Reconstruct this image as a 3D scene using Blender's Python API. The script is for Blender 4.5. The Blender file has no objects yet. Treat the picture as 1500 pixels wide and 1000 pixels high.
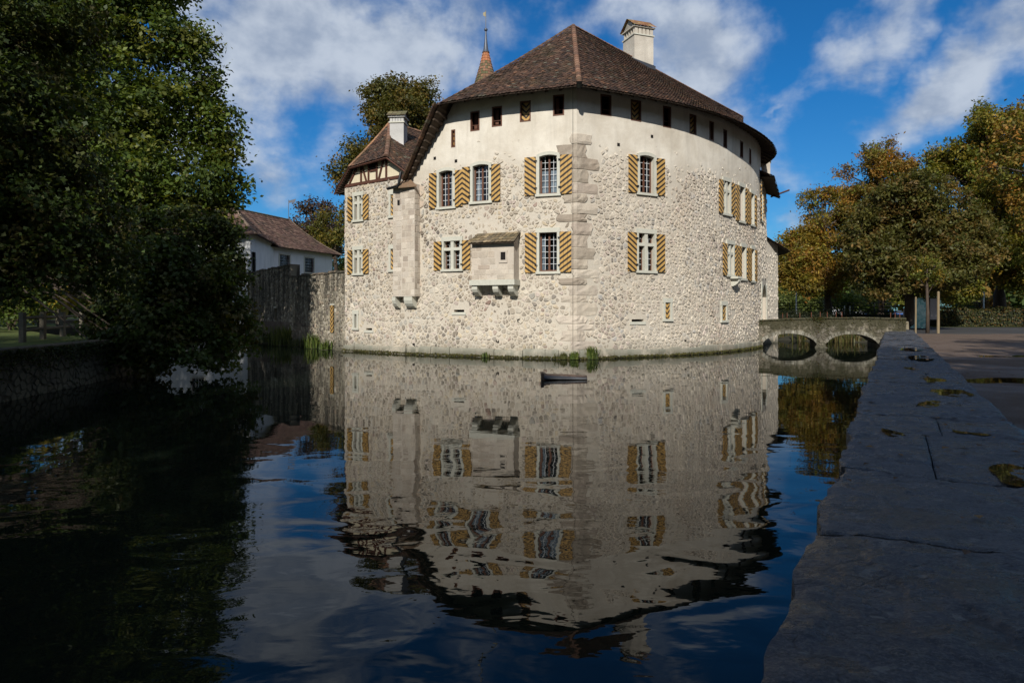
import bpy, bmesh, math, random
import numpy as np
from mathutils import Vector, Matrix, noise
random.seed(7); RNG = np.random.default_rng(11)
R = math.radians
sc = bpy.context.scene
COL = sc.collection
# ------------------------------------------------------------------ camera
CAMZ = 2.1; F = 1000.0; HX, HY = 750.0, 455.0
cam = bpy.data.cameras.new('camera'); cam.lens = 24.0; cam.sensor_width = 36.0
cam.shift_y = -45.0/1500; cam.clip_start = 0.05; cam.clip_end = 2500
co = bpy.data.objects.new('camera', cam); COL.objects.link(co)
co.location = (0, 0, CAMZ); co.rotation_euler = (R(90), 0, 0)
sc.camera = co
# ------------------------------------------------------------------ light
SUN_EL, SUN_AZ = 34.5, 190.0
sd = Vector((math.sin(R(SUN_AZ))*math.cos(R(SUN_EL)), math.cos(R(SUN_AZ))*math.cos(R(SUN_EL)), math.sin(R(SUN_EL))))
sun = bpy.data.lights.new('sun', 'SUN'); sun.energy = 5.0; sun.angle = R(0.5); sun.color = (1.0, 0.948, 0.872)
so = bpy.data.objects.new('sun', sun); COL.objects.link(so)
so.rotation_euler = sd.to_track_quat('Z', 'Y').to_euler(); so.location = (0, -20, 60)
sc.view_settings.view_transform = 'Standard'; sc.view_settings.look = 'None'
sc.view_settings.exposure = -0.04; sc.view_settings.gamma = 1.0; sc.view_settings.use_curve_mapping = False
sc.cycles.max_bounces = 6; sc.cycles.transparent_max_bounces = 12
sc.cycles.use_denoising = True

class NT:
    """tiny node-tree writer"""
    def __init__(s, tree): s.t = tree; s.n = tree.nodes; s.l = tree.links; s.n.clear()
    def node(s, typ, **kw):
        nd = s.n.new(typ)
        for k, v in kw.items():
            if k.startswith('i_'):
                key = k[2:]; key = int(key) if key.isdigit() else key.replace('_', ' ')
                s.inp(nd, key, v)
            else: setattr(nd, k, v)
        return nd
    def inp(s, nd, key, v):
        k = nd.inputs[key]
        if isinstance(v, bpy.types.NodeSocket): s.l.new(v, k)
        else: k.default_value = v
    def math(s, op, a, b=0.0, clamp=False):
        m = s.n.new('ShaderNodeMath'); m.operation = op; m.use_clamp = clamp
        s.inp(m, 0, a); s.inp(m, 1, b); return m.outputs[0]
    def vmath(s, op, a, b=(0, 0, 0), out=0):
        m = s.n.new('ShaderNodeVectorMath'); m.operation = op
        s.inp(m, 0, a)
        if op not in ('LENGTH', 'NORMALIZE'): s.inp(m, 1, b)
        return m.outputs['Value'] if op in ('LENGTH', 'DOT_PRODUCT') else m.outputs[0]
    def mix(s, fac, a, b, mode='MIX'):
        m = s.n.new('ShaderNodeMix'); m.data_type = 'RGBA'; m.blend_type = mode
        s.inp(m, 0, fac); s.inp(m, 6, a); s.inp(m, 7, b); return m.outputs[2]
    def rng(s, v, a, b, c=0.0, d=1.0, smooth=False):
        m = s.n.new('ShaderNodeMapRange'); m.interpolation_type = 'SMOOTHSTEP' if smooth else 'LINEAR'
        s.inp(m, 0, v); s.inp(m, 1, a); s.inp(m, 2, b); s.inp(m, 3, c); s.inp(m, 4, d); return m.outputs[0]
    def noise(s, vec, scale, detail=3.0, rough=0.5, dist=0.0):
        m = s.n.new('ShaderNodeTexNoise')
        if vec is not None: s.inp(m, 'Vector', vec)
        s.inp(m, 'Scale', scale); s.inp(m, 'Detail', detail); s.inp(m, 'Roughness', rough); s.inp(m, 'Distortion', dist)
        return m.outputs[0]
    def scale(s, vec, sc3, loc=(0, 0, 0)):
        m = s.n.new('ShaderNodeMapping'); s.inp(m, 'Vector', vec); s.inp(m, 'Scale', sc3); s.inp(m, 'Location', loc); return m.outputs[0]

# ------------------------------------------------------------------ world: sky + clouds
w = bpy.data.worlds.new('World'); sc.world = w; w.use_nodes = True
n = NT(w.node_tree)
sky = n.node('ShaderNodeTexSky'); sky.sky_type = 'NISHITA'; sky.sun_disc = False
sky.sun_elevation = R(SUN_EL); sky.sun_rotation = R(SUN_AZ); sky.altitude = 450; sky.air_density = 1.0; sky.dust_density = 0.3; sky.ozone_density = 3.0
tc = n.node('ShaderNodeTexCoord')
d = n.vmath('NORMALIZE', tc.outputs['Generated'])
sp = n.node('ShaderNodeSeparateXYZ', i_Vector=d)
X, Y, Z = sp.outputs
az = n.math('ARCTAN2', X, Y); el = n.math('ARCSINE', Z)
comb = n.node('ShaderNodeCombineXYZ', i_X=az, i_Y=el, i_Z=0.0).outputs[0]
zz = n.math('ADD', n.math('MAXIMUM', Z, 0.0), 0.16)
pl = n.node('ShaderNodeCombineXYZ', i_X=n.math('DIVIDE', X, zz), i_Y=n.math('DIVIDE', Y, zz), i_Z=0.37).outputs[0]
f1 = n.noise(n.scale(comb, (1.0, 1.25, 1)), 6.2, 9.0, 0.56, 0.12)
f1b = n.noise(n.scale(comb, (1.0, 1.25, 1), (-.012, .045, 0)), 6.2, 5.0, 0.56, 0.12)
f2 = n.noise(n.scale(pl, (1.3, 1.0, 1)), 3.2, 7.0, 0.62, 0.3)
wob = n.node('ShaderNodeTexNoise'); n.inp(wob, 'Vector', comb); n.inp(wob, 'Scale', 5.5); n.inp(wob, 'Detail', 5.0); n.inp(wob, 'Roughness', 0.6)
wv = n.vmath('SCALE', n.vmath('SUBTRACT', wob.outputs['Color'], (0.5, 0.5, 0.5)))
wv.node.inputs['Scale'].default_value = 0.20
cw = n.vmath('ADD', comb, wv)
# cloud masses: centre (px,py of the photograph turned into azimuth/elevation), half sizes in radians, tilt, weight
def azel(px, py):
    a = math.atan((px-HX)/F); return a, math.atan((HY-py)/F*math.cos(a))
CL = [(400, 60, .15, .17, -.7, 1.15), (540, 90, .17, .14, -.2, 1.15), (660, 60, .12, .11, 0, .7), (300, -40, .22, .08, 0, .7),
      (620, 150, .12, .07, 0, .5), (480, 225, .05, .07, 0, .35), (400, 265, .07, .05, 0, .4), (1020, 90, .15, .15, .3, .85), (900, 10, .15, .08, 0, .6),
      (1290, 60, .17, .05, .55, .62), (1350, 5, .16, .05, .3, .6), (1400, 135, .18, .065, .5, 1.0), (1500, 70, .14, .08, .5, 1.0), (1270, 200, .06, .03, .3, .4),
      (1160, 320, .06, .022, .2, .5), (1160, 375, .05, .02, .1, .5), (1150, 156, .03, .012, 0, .35), (1190, 300, .08, .02, .1, .3),
      (620, -110, .16, .08, .1, .35), (1000, -160, .25, .08, .1, .3), (1250, -130, .2, .10, .4, .3), (200, 200, .2, .12, 0, .6)]
tot = None
for (px, py, rx, ry, rot, wt) in CL:
    a, e = azel(px, py)
    m = n.node('ShaderNodeMapping'); m.vector_type = 'TEXTURE'; n.inp(m, 'Vector', cw)
    m.inputs['Location'].default_value = (a, e, 0); m.inputs['Rotation'].default_value = (0, 0, rot); m.inputs['Scale'].default_value = (rx, ry, 1)
    b = n.rng(n.vmath('LENGTH', m.outputs[0]), 0.0, 1.15, wt, 0.0, True)
    tot = b if tot is None else n.math('MAXIMUM', tot, b)
side = n.rng(n.math('ABSOLUTE', az), 0.72, 1.0, 0.0, 1.0, True)          # beyond the frame: loose cloud everywhere
tot = n.math('MAXIMUM', tot, n.math('MULTIPLY', side, 0.6))
dens = n.math('ADD', n.math('MULTIPLY', tot, 1.0), n.math('MULTIPLY', n.math('SUBTRACT', f1, 0.5), 2.1))
dens = n.math('ADD', dens, n.math('MULTIPLY', n.math('SUBTRACT', f2, 0.5), 0.35))
cov = n.rng(dens, 0.06, 0.84, 0.0, 0.93, True)
cov = n.math('MULTIPLY', cov, n.rng(Z, 0.0, 0.12, 0.55, 1.0))
blue = n.mix(1.0, sky.outputs[0], n.mix(n.rng(Z, 0.02, 0.30), (0.52, 1.12, 1.55, 1), (0.20, 1.06, 1.75, 1)), 'MULTIPLY')
shade = n.rng(n.math('ADD', n.math('SUBTRACT', f1, f1b), n.math('MULTIPLY', n.math('SUBTRACT', f2, .5), .35)), -0.16, 0.13, 0.0, 1.0, True)
ccol = n.mix(shade, (5.8, 7.1, 9.4, 1), (10.4, 11.6, 13.4, 1))
skyc = n.mix(cov, blue, ccol)
bg = n.node('ShaderNodeBackground', i_Color=skyc, i_Strength=0.055)
ow = n.node('ShaderNodeOutputWorld'); n.l.new(bg.outputs[0], ow.inputs[0])

# ------------------------------------------------------------------ materials
MATS = {}
def mat(name, fn):
    if name in MATS: return MATS[name]
    m = bpy.data.materials.new(name); m.use_nodes = True
    t = NT(m.node_tree); out = t.node('ShaderNodeOutputMaterial')
    t.out = out; fn(t, m); MATS[name] = m; return m
def pbsdf(t, col, rough=0.8, bump=None, bstr=0.3, bdist=0.02, spec=0.3, metal=0.0, **kw):
    p = t.node('ShaderNodeBsdfPrincipled'); t.inp(p, 'Base Color', col); t.inp(p, 'Roughness', rough)
    t.inp(p, 'Specular IOR Level', spec); t.inp(p, 'Metallic', metal)
    if bump is not None:
        b = t.node('ShaderNodeBump'); t.inp(b, 'Height', bump); b.inputs['Strength'].default_value = bstr; b.inputs['Distance'].default_value = bdist
        t.l.new(b.outputs[0], p.inputs['Normal'])
    t.l.new(p.outputs[0], t.out.inputs[0]); return p
def oc(t): return t.node('ShaderNodeTexCoord').outputs['Object']
def c4(c, k=1.0): return (c[0]*k, c[1]*k, c[2]*k, 1)
def simple(name, col, rough=0.7, var=0.25, scale=6.0, bstr=0.2, spec=0.3, metal=0.0, stretch=(1, 1, 1)):
    def fn(t, m):
        v = t.scale(oc(t), stretch)
        a = t.noise(v, scale, 5.0, 0.6); b = t.noise(v, scale*0.17, 3.0)
        f = t.rng(t.math('ADD', t.math('MULTIPLY', a, 0.6), t.math('MULTIPLY', b, 0.4)), 0.3, 0.7)
        c = t.mix(f, c4(col, 1-var), c4(col, 1+var))
        pbsdf(t, c, rough, a, bstr, 0.01, spec, metal)
    return mat(name, fn)
def attrmat(name, rough=0.85, scale=14.0, var=0.25, bstr=0.4, spec=0.25, damp=False, extra=None):
    """colour per piece from the Col attribute, plus fine grain"""
    def fn(t, m):
        at = t.node('ShaderNodeVertexColor', layer_name='Col').outputs[0]
        v = oc(t); a = t.noise(v, scale, 5.0, 0.65); b = t.noise(v, scale*0.12, 3.0)
        f = t.rng(t.math('ADD', t.math('MULTIPLY', a, 0.6), t.math('MULTIPLY', b, 0.4)), 0.3, 0.7, 1-var, 1+var)
        g = t.node('ShaderNodeCombineXYZ', i_X=f, i_Y=f, i_Z=f).outputs[0]
        c = t.mix(1.0, at, g, 'MULTIPLY')
        if extra: c = extra(t, c, v)
        pbsdf(t, c, rough, a, bstr, 0.012, spec)
    return mat(name, fn)
def waterline(t, c, v):
    """algae band and damp stains near the water, streaks of lichen higher up"""
    pos = t.node('ShaderNodeNewGeometry').outputs['Position']
    z = t.node('ShaderNodeSeparateXYZ', i_Vector=pos).outputs[2]
    nz = t.noise(pos, 1.3, 4.0, 0.6)
    zz = t.math('SUBTRACT', z, t.math('MULTIPLY', nz, 0.45))
    k = t.rng(zz, -0.25, 0.16, 1.0, 0.0, True)
    c = t.mix(t.math('MULTIPLY', k, 0.85), c, (0.045, 0.042, 0.02, 1))
    k2 = t.rng(zz, -0.1, 0.75, 0.5, 0.0, True)
    return t.mix(k2, c, (0.14, 0.135, 0.10, 1))
def patches(t, c, v):
    c = waterline(t, c, v)
    k = t.rng(t.noise(t.scale(v, (1, 1, .6)), 0.35, 4.0, 0.6), 0.5, 0.72, 0.0, 0.35)
    c = t.mix(k, c, (0.36, 0.27, 0.19, 1))
    k = t.rng(t.noise(t.scale(v, (1, 1, .7)), 0.75, 5.0, 0.7), 0.52, 0.66, 0.0, 0.6)
    c = t.mix(k, c, (0.60, 0.53, 0.42, 1))
    k = t.rng(t.noise(v, 2.4, 5.0, 0.75), 0.56, 0.70, 0.0, 0.55)
    return t.mix(k, c, (0.25, 0.20, 0.15, 1))
M_STONE = attrmat('rubble_stone', 0.9, 16, 0.2, 0.5, extra=patches)
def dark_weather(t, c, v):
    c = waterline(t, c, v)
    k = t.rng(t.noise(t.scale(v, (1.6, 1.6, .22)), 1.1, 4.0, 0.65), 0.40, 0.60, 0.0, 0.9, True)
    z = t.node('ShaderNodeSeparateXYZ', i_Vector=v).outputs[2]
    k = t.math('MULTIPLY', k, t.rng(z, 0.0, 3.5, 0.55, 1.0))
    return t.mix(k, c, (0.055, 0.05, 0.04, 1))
def bridge_moss(t, c, v):
    c = dark_weather(t, c, v)
    z = t.node('ShaderNodeSeparateXYZ', i_Vector=v).outputs[2]
    k = t.rng(t.math('ADD', t.math('MULTIPLY', t.noise(v, 2.2, 5.0, .7), 1.3), t.math('MULTIPLY', z, .45)), 0.85, 1.25, 0.0, 0.9, True)
    return t.mix(k, c, (0.045, 0.042, 0.022, 1))
M_STONE_B = attrmat('mossy_bridge_stone', 0.9, 16, 0.3, 0.5, extra=bridge_moss)
M_STONE_D = attrmat('weathered_rubble', 0.9, 16, 0.25, 0.5, extra=dark_weather)
def plaster_fn(base, hi, lo, extra=None, rub=False):
    def fn(t, m):
        v = oc(t)
        a = t.noise(v, 22.0, 5.0, 0.7); b = t.noise(v, 0.55, 5.0, 0.62, 0.3); s = t.noise(t.scale(v, (1, 1, .12)), 2.2, 4.0, 0.6)
        c = t.mix(t.rng(b, 0.33, 0.66), c4(lo), c4(hi))
        c = t.mix(t.rng(s, 0.52, 0.74, 0.0, 0.5), c, c4(base, 0.66))
        c = t.mix(t.rng(a, 0.35, 0.75, 0.0, 0.28), c, c4(base, 0.7))
        sp_ = t.noise(v, 5.0, 3.0, 0.8)
        c = t.mix(t.rng(sp_, 0.69, 0.74, 0.0, 0.5), c, c4(base, 0.55))
        if rub:
            z = t.node('ShaderNodeSeparateXYZ', i_Vector=v).outputs[2]
            e = t.math('ADD', z, t.math('MULTIPLY', t.math('SUBTRACT', t.noise(v, .5, 5.0, .6), .5), 2.2))
            k = t.rng(e, 8.2, 9.3, .8, 0.0, True)
            c = t.mix(k, c, t.mix(t.rng(a, .3, .7), (0.42, 0.37, 0.30, 1), (0.61, 0.555, 0.46, 1)))
        c = waterline(t, c, v)
        if extra: c = extra(t, c, v)
        h = t.math('ADD', t.math('MULTIPLY', a, 0.3), t.math('MULTIPLY', t.noise(v, 4.0, 3.0), 0.7))
        pbsdf(t, c, 0.92, h, 0.6, 0.03, 0.15)
    return fn
M_PLAST = mat('lime_plaster', plaster_fn((0.64, 0.585, 0.49), (0.75, 0.70, 0.60), (0.54, 0.48, 0.385), rub=True))
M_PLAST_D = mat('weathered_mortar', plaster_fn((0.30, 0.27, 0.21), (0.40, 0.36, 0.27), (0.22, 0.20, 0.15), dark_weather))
M_PLAST_B = mat('mossy_bridge_mortar', plaster_fn((0.24, 0.22, 0.17), (0.32, 0.29, 0.22), (0.18, 0.16, 0.12), bridge_moss))
M_PINK = mat('pale_ashlar', plaster_fn((0.52, 0.455, 0.375), (0.61, 0.545, 0.455), (0.45, 0.39, 0.32)))
M_WHITE = mat('white_render', plaster_fn((0.74, 0.74, 0.72), (0.80, 0.80, 0.79), (0.66, 0.67, 0.67)))
M_FACH = mat('timber_infill', plaster_fn((0.68, 0.60, 0.42), (0.74, 0.66, 0.48), (0.62, 0.54, 0.38)))
def tile_moss(t, c, v):
    k = t.rng(t.noise(v, 0.9, 5.0, 0.65), 0.50, 0.72, 0.0, 0.45)
    c = t.mix(k, c, (0.045, 0.05, 0.018, 1))
    k = t.rng(t.noise(v, 3.2, 4.0, 0.7), 0.62, 0.70, 0.0, 0.5)
    return t.mix(k, c, (0.20, 0.19, 0.14, 1))
M_TILE = attrmat('clay_roof_tile', 0.85, 20, 0.3, 0.4, extra=tile_moss)
M_PIECE = attrmat('plain_piece', 0.85, 16, 0.2, 0.4)
M_SURR = simple('green_sandstone', (0.52, 0.51, 0.43), 0.85, 0.12, 9)
M_WOOD = simple('brown_window_wood', (0.13, 0.06, 0.037), 0.6, 0.25, 8, stretch=(1, 1, .2))
M_BEAM = simple('dark_oak_beam', (0.085, 0.035, 0.022), 0.75, 0.35, 8, stretch=(1, 1, .3))
M_SOFF = simple('eaves_board', (0.07, 0.05, 0.035), 0.85, 0.35, 7)
M_DARK = simple('unlit_room', (0.012, 0.010, 0.009), 0.9, 0.1, 3)
M_BAR = simple('white_glazing_bar', (0.62, 0.64, 0.64), 0.6, 0.1, 9)
M_IRON = simple('black_iron', (0.02, 0.02, 0.022), 0.5, 0.2, 9, metal=0.6)
M_LEAD = simple('lead_grey_sheet', (0.10, 0.11, 0.13), 0.45, 0.2, 5, metal=0.5)
def curtain_fn(t, m):
    v = t.scale(oc(t), (1, 1, .15)); a = t.noise(v, 14.0, 3.0)
    pbsdf(t, t.mix(t.rng(a, .35, .65), (0.22, 0.26, 0.32, 1), (0.60, 0.66, 0.74, 1)), 0.8, a, 0.6, 0.05)
M_CURT = mat('lace_curtain', curtain_fn)
def glass_fn(t, m):
    tr = t.node('ShaderNodeBsdfTransparent'); tr.inputs[0].default_value = (0.72, 0.76, 0.76, 1)
    gl = t.node('ShaderNodeBsdfGlossy'); gl.inputs['Roughness'].default_value = 0.03; gl.inputs['Color'].default_value = (.9, .95, 1, 1)
    b = t.node('ShaderNodeBump'); t.inp(b, 'Height', t.noise(oc(t), 7.0, 2.0)); b.inputs['Strength'].default_value = 0.25; b.inputs['Distance'].default_value = 0.02
    t.l.new(b.outputs[0], gl.inputs['Normal'])
    fr = t.node('ShaderNodeFresnel'); fr.inputs[0].default_value = 1.6
    mx = t.node('ShaderNodeMixShader'); t.l.new(fr.outputs[0], mx.inputs[0]); t.l.new(tr.outputs[0], mx.inputs[1]); t.l.new(gl.outputs[0], mx.inputs[2])
    t.l.new(mx.outputs[0], t.out.inputs[0])
M_GLASS = mat('leaded_glass', glass_fn)
def stripe_fn(t, m):
    uv = t.node('ShaderNodeUVMap', uv_map='UVMap').outputs[0]
    s = t.node('ShaderNodeSeparateXYZ', i_Vector=uv)
    ph = t.math('FRACT', t.math('DIVIDE', t.math('ADD', s.outputs[1], t.math('MULTIPLY', s.outputs[0], 0.72)), 0.235))
    wv = t.noise(oc(t), 3.0, 2.0)
    ph = t.math('ADD', ph, t.math('MULTIPLY', t.math('SUBTRACT', wv, 0.5), 0.12))
    k = t.math('MULTIPLY', t.rng(ph, 0.03, 0.07), t.rng(ph, 0.46, 0.50, 1.0, 0.0))
    g = t.noise(t.scale(oc(t), (1, 1, .15)), 16.0, 4.0, .7)
    wear = t.rng(g, 0.62, 0.78, 0.0, 0.35)
    yel = t.mix(t.rng(g, .3, .7), (0.42, 0.25, 0.075, 1), (0.54, 0.335, 0.11, 1))
    c = t.mix(k, yel, (0.028, 0.022, 0.018, 1))
    c = t.mix(wear, c, (0.20, 0.12, 0.06, 1))
    pbsdf(t, c, 0.6, g, 0.25, 0.01, 0.3)
M_STRIPE = mat('ochre_black_stripe_paint', stripe_fn)
def water_fn(t, m):
    pos = t.node('ShaderNodeNewGeometry').outputs['Position']
    s = t.node('ShaderNodeSeparateXYZ', i_Vector=pos)
    v = t.scale(pos, (0.8, 1.15, 1), (3.1, 1.7, 0))
    a = t.noise(v, 1.05, 1.0, 0.4, 0.6); b = t.noise(v, 3.1, 2.0, 0.5, 0.6); c_ = t.noise(t.scale(pos, (.8, 1.3, 1)), 9.0, 2.0, 0.5)
    patch = t.rng(t.noise(t.scale(pos, (.35, .8, 1)), 0.22, 2.0), 0.35, 0.65, 0.35, 1.3)
    near = t.rng(s.outputs[1], 3.0, 13.0, 1.0, 0.10, True)
    far = t.rng(s.outputs[1], 6.0, 22.0, 1.0, 0.85)
    h = t.math('ADD', t.math('MULTIPLY', t.math('MULTIPLY', a, near), 0.028), t.math('MULTIPLY', t.math('MULTIPLY', b, near), 0.0024))
    h = t.math('ADD', h, t.math('MULTIPLY', t.math('MULTIPLY', c_, far), t.math('MULTIPLY', patch, 0.00032)))
    bm = t.node('ShaderNodeBump'); t.inp(bm, 'Height', h); bm.inputs['Strength'].default_value = 1.0; bm.inputs['Distance'].default_value = 1.0
    fr = t.node('ShaderNodeFresnel'); fr.inputs['IOR'].default_value = 1.34; t.l.new(bm.outputs[0], fr.inputs['Normal'])
    gl = t.node('ShaderNodeBsdfGlossy'); gl.inputs['Roughness'].default_value = 0.012; t.l.new(bm.outputs[0], gl.inputs['Normal'])
    df = t.node('ShaderNodeBsdfDiffuse'); df.inputs['Color'].default_value = (0.006, 0.009, 0.006, 1)
    mx = t.node('ShaderNodeMixShader'); t.l.new(fr.outputs[0], mx.inputs[0]); t.l.new(df.outputs[0], mx.inputs[1]); t.l.new(gl.outputs[0], mx.inputs[2])
    t.l.new(mx.outputs[0], t.out.inputs[0])
M_WATER = mat('moat_water', water_fn)
def puddle_fn(t, m):
    b = t.noise(t.node('ShaderNodeNewGeometry').outputs['Position'], 6.0, 2.0)
    p = pbsdf(t, (0.02, 0.017, 0.013, 1), 0.02, b, 0.05, 0.01, 0.5); p.inputs['IOR'].default_value = 1.33
M_PUD = mat('puddle_water', puddle_fn)
def coping_fn(t, m):
    v = oc(t)
    at = t.node('ShaderNodeVertexColor', layer_name='Col').outputs[0]
    a = t.noise(v, 26.0, 6.0, 0.7); b = t.noise(t.scale(v, (1, 1, 1)), 2.6, 6.0, 0.62, 0.2); l = t.noise(t.scale(v, (1, 1.4, 1)), 5.0, 8.0, .66, 0.25)
    f = t.rng(b, 0.36, 0.64, 0.35, 2.0)
    g = t.node('ShaderNodeCombineXYZ', i_X=f, i_Y=f, i_Z=f).outputs[0]
    c = t.mix(1.0, at, g, 'MULTIPLY')
    c = t.mix(t.rng(t.noise(v, 7.5, 3.0, .5), 0.64, 0.67, 0, .75), c, (0.22, 0.22, 0.20, 1))
    c = t.mix(t.rng(t.noise(v, 2.1, 4.0, .6), 0.62, 0.72, 0, .5), c, (0.035, 0.035, 0.018, 1))
    sp1 = t.noise(v, 60.0, 3.0, .8); 
    c = t.mix(t.rng(sp1, .48, .62, 0, .7), c, (0.17, 0.165, 0.15, 1))
    cr = t.math('ABSOLUTE', t.math('SUBTRACT', t.noise(t.scale(v, (1, 1, 1)), 1.1, 4.0, .6, .4), .5))
    c = t.mix(t.rng(cr, 0.0, .005, .7, 0.0), c, (0.008, 0.008, 0.009, 1))
    c = t.mix(t.rng(t.noise(v, 34.0, 3.0, .7), .56, .66, 0, .7), c, (0.012, 0.012, 0.013, 1))
    wet = t.rng(t.math('ADD', t.math('MULTIPLY', b, .6), t.math('MULTIPLY', l, .4)), 0.47, 0.53, 1.0, 0.0, True)
    ro = t.rng(wet, 0.0, 1.0, 0.60, 0.27)
    c = t.mix(t.math('MULTIPLY', wet, .45), c, (0.012, 0.012, 0.014, 1))
    h = t.math('ADD', t.math('ADD', t.math('MULTIPLY', a, 0.6), t.math('MULTIPLY', l, 1.1)), t.math('MULTIPLY', t.rng(cr, 0.0, .008), .12))
    pbsdf(t, c, ro, h, 1.0, 0.06, 0.65)
M_COP = mat('wet_slate_coping', coping_fn)
def gravel_fn(t, m):
    v = t.node('ShaderNodeNewGeometry').outputs['Position']
    vo = t.node('ShaderNodeTexVoronoi'); t.inp(vo, 'Vector', v); vo.inputs['Scale'].default_value = 28.0
    a = t.noise(v, 30.0, 5.0, 0.7); b = t.noise(v, 0.5, 5.0, 0.6)
    c = t.mix(t.rng(a, .3, .7), (0.085, 0.060, 0.045, 1), (0.22, 0.165, 0.125, 1))
    c = t.mix(t.rng(b, .35, .65, 0, .6), c, (0.085, 0.06, 0.045, 1))
    lv = t.noise(v, 3.5, 6.0, .75)
    c = t.mix(t.rng(lv, .64, .68, 0, .5), c, (0.16, 0.075, 0.02, 1))
    ro = t.rng(b, .35, .6, .35, .85)
    h = t.math('ADD', vo.outputs['Distance'], a)
    pbsdf(t, c, ro, h, 0.8, 0.02, 0.2)
M_GRAV = mat('wet_gravel', gravel_fn)
def asphalt_fn(t, m):
    v = t.node('ShaderNodeNewGeometry').outputs['Position']
    a = t.noise(v, 40.0, 4.0, 0.7); b = t.noise(v, 0.3, 4.0)
    pbsdf(t, t.mix(t.rng(b, .3, .7), (0.04, 0.04, 0.042, 1), (0.065, 0.062, 0.06, 1)), 0.7, a, 0.5, 0.01)
M_ASPH = mat('asphalt', asphalt_fn)
def grass_fn(t, m):
    v = t.node('ShaderNodeNewGeometry').outputs['Position']
    a = t.noise(v, 9.0, 6.0, 0.7); b = t.noise(v, 0.35, 4.0)
    c = t.mix(t.rng(a, .3, .7), (0.03, 0.05, 0.012, 1), (0.10, 0.13, 0.03, 1))
    c = t.mix(t.rng(b, .4, .7, 0, .4), c, (0.12, 0.11, 0.04, 1))
    pbsdf(t, c, 0.9, a, 0.8, 0.05, 0.2)
M_GRASS = mat('meadow_grass', grass_fn)
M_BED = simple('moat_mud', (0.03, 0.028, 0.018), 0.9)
def leaf_mat(name, trans=0.35, k=1.0):
    def fn(t, m):
        at = t.node('ShaderNodeVertexColor', layer_name='Col').outputs[0]
        p = t.node('ShaderNodeBsdfPrincipled'); t.inp(p, 'Base Color', at); p.inputs['Roughness'].default_value = 0.55; p.inputs['Specular IOR Level'].default_value = 0.3
        tl = t.node('ShaderNodeBsdfTranslucent'); t.inp(tl, 'Color', t.mix(1.0, at, (1.3, 1.25, .5, 1), 'MULTIPLY'))
        mx = t.node('ShaderNodeMixShader'); mx.inputs[0].default_value = trans
        t.l.new(p.outputs[0], mx.inputs[1]); t.l.new(tl.outputs[0], mx.inputs[2]); t.l.new(mx.outputs[0], t.out.inputs[0])
    return mat(name, fn)
M_LEAF = leaf_mat('leaf')
M_BARK = simple('bark', (0.075, 0.055, 0.04), 0.9, 0.45, 10, 0.9, stretch=(1, 1, .25))

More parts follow.
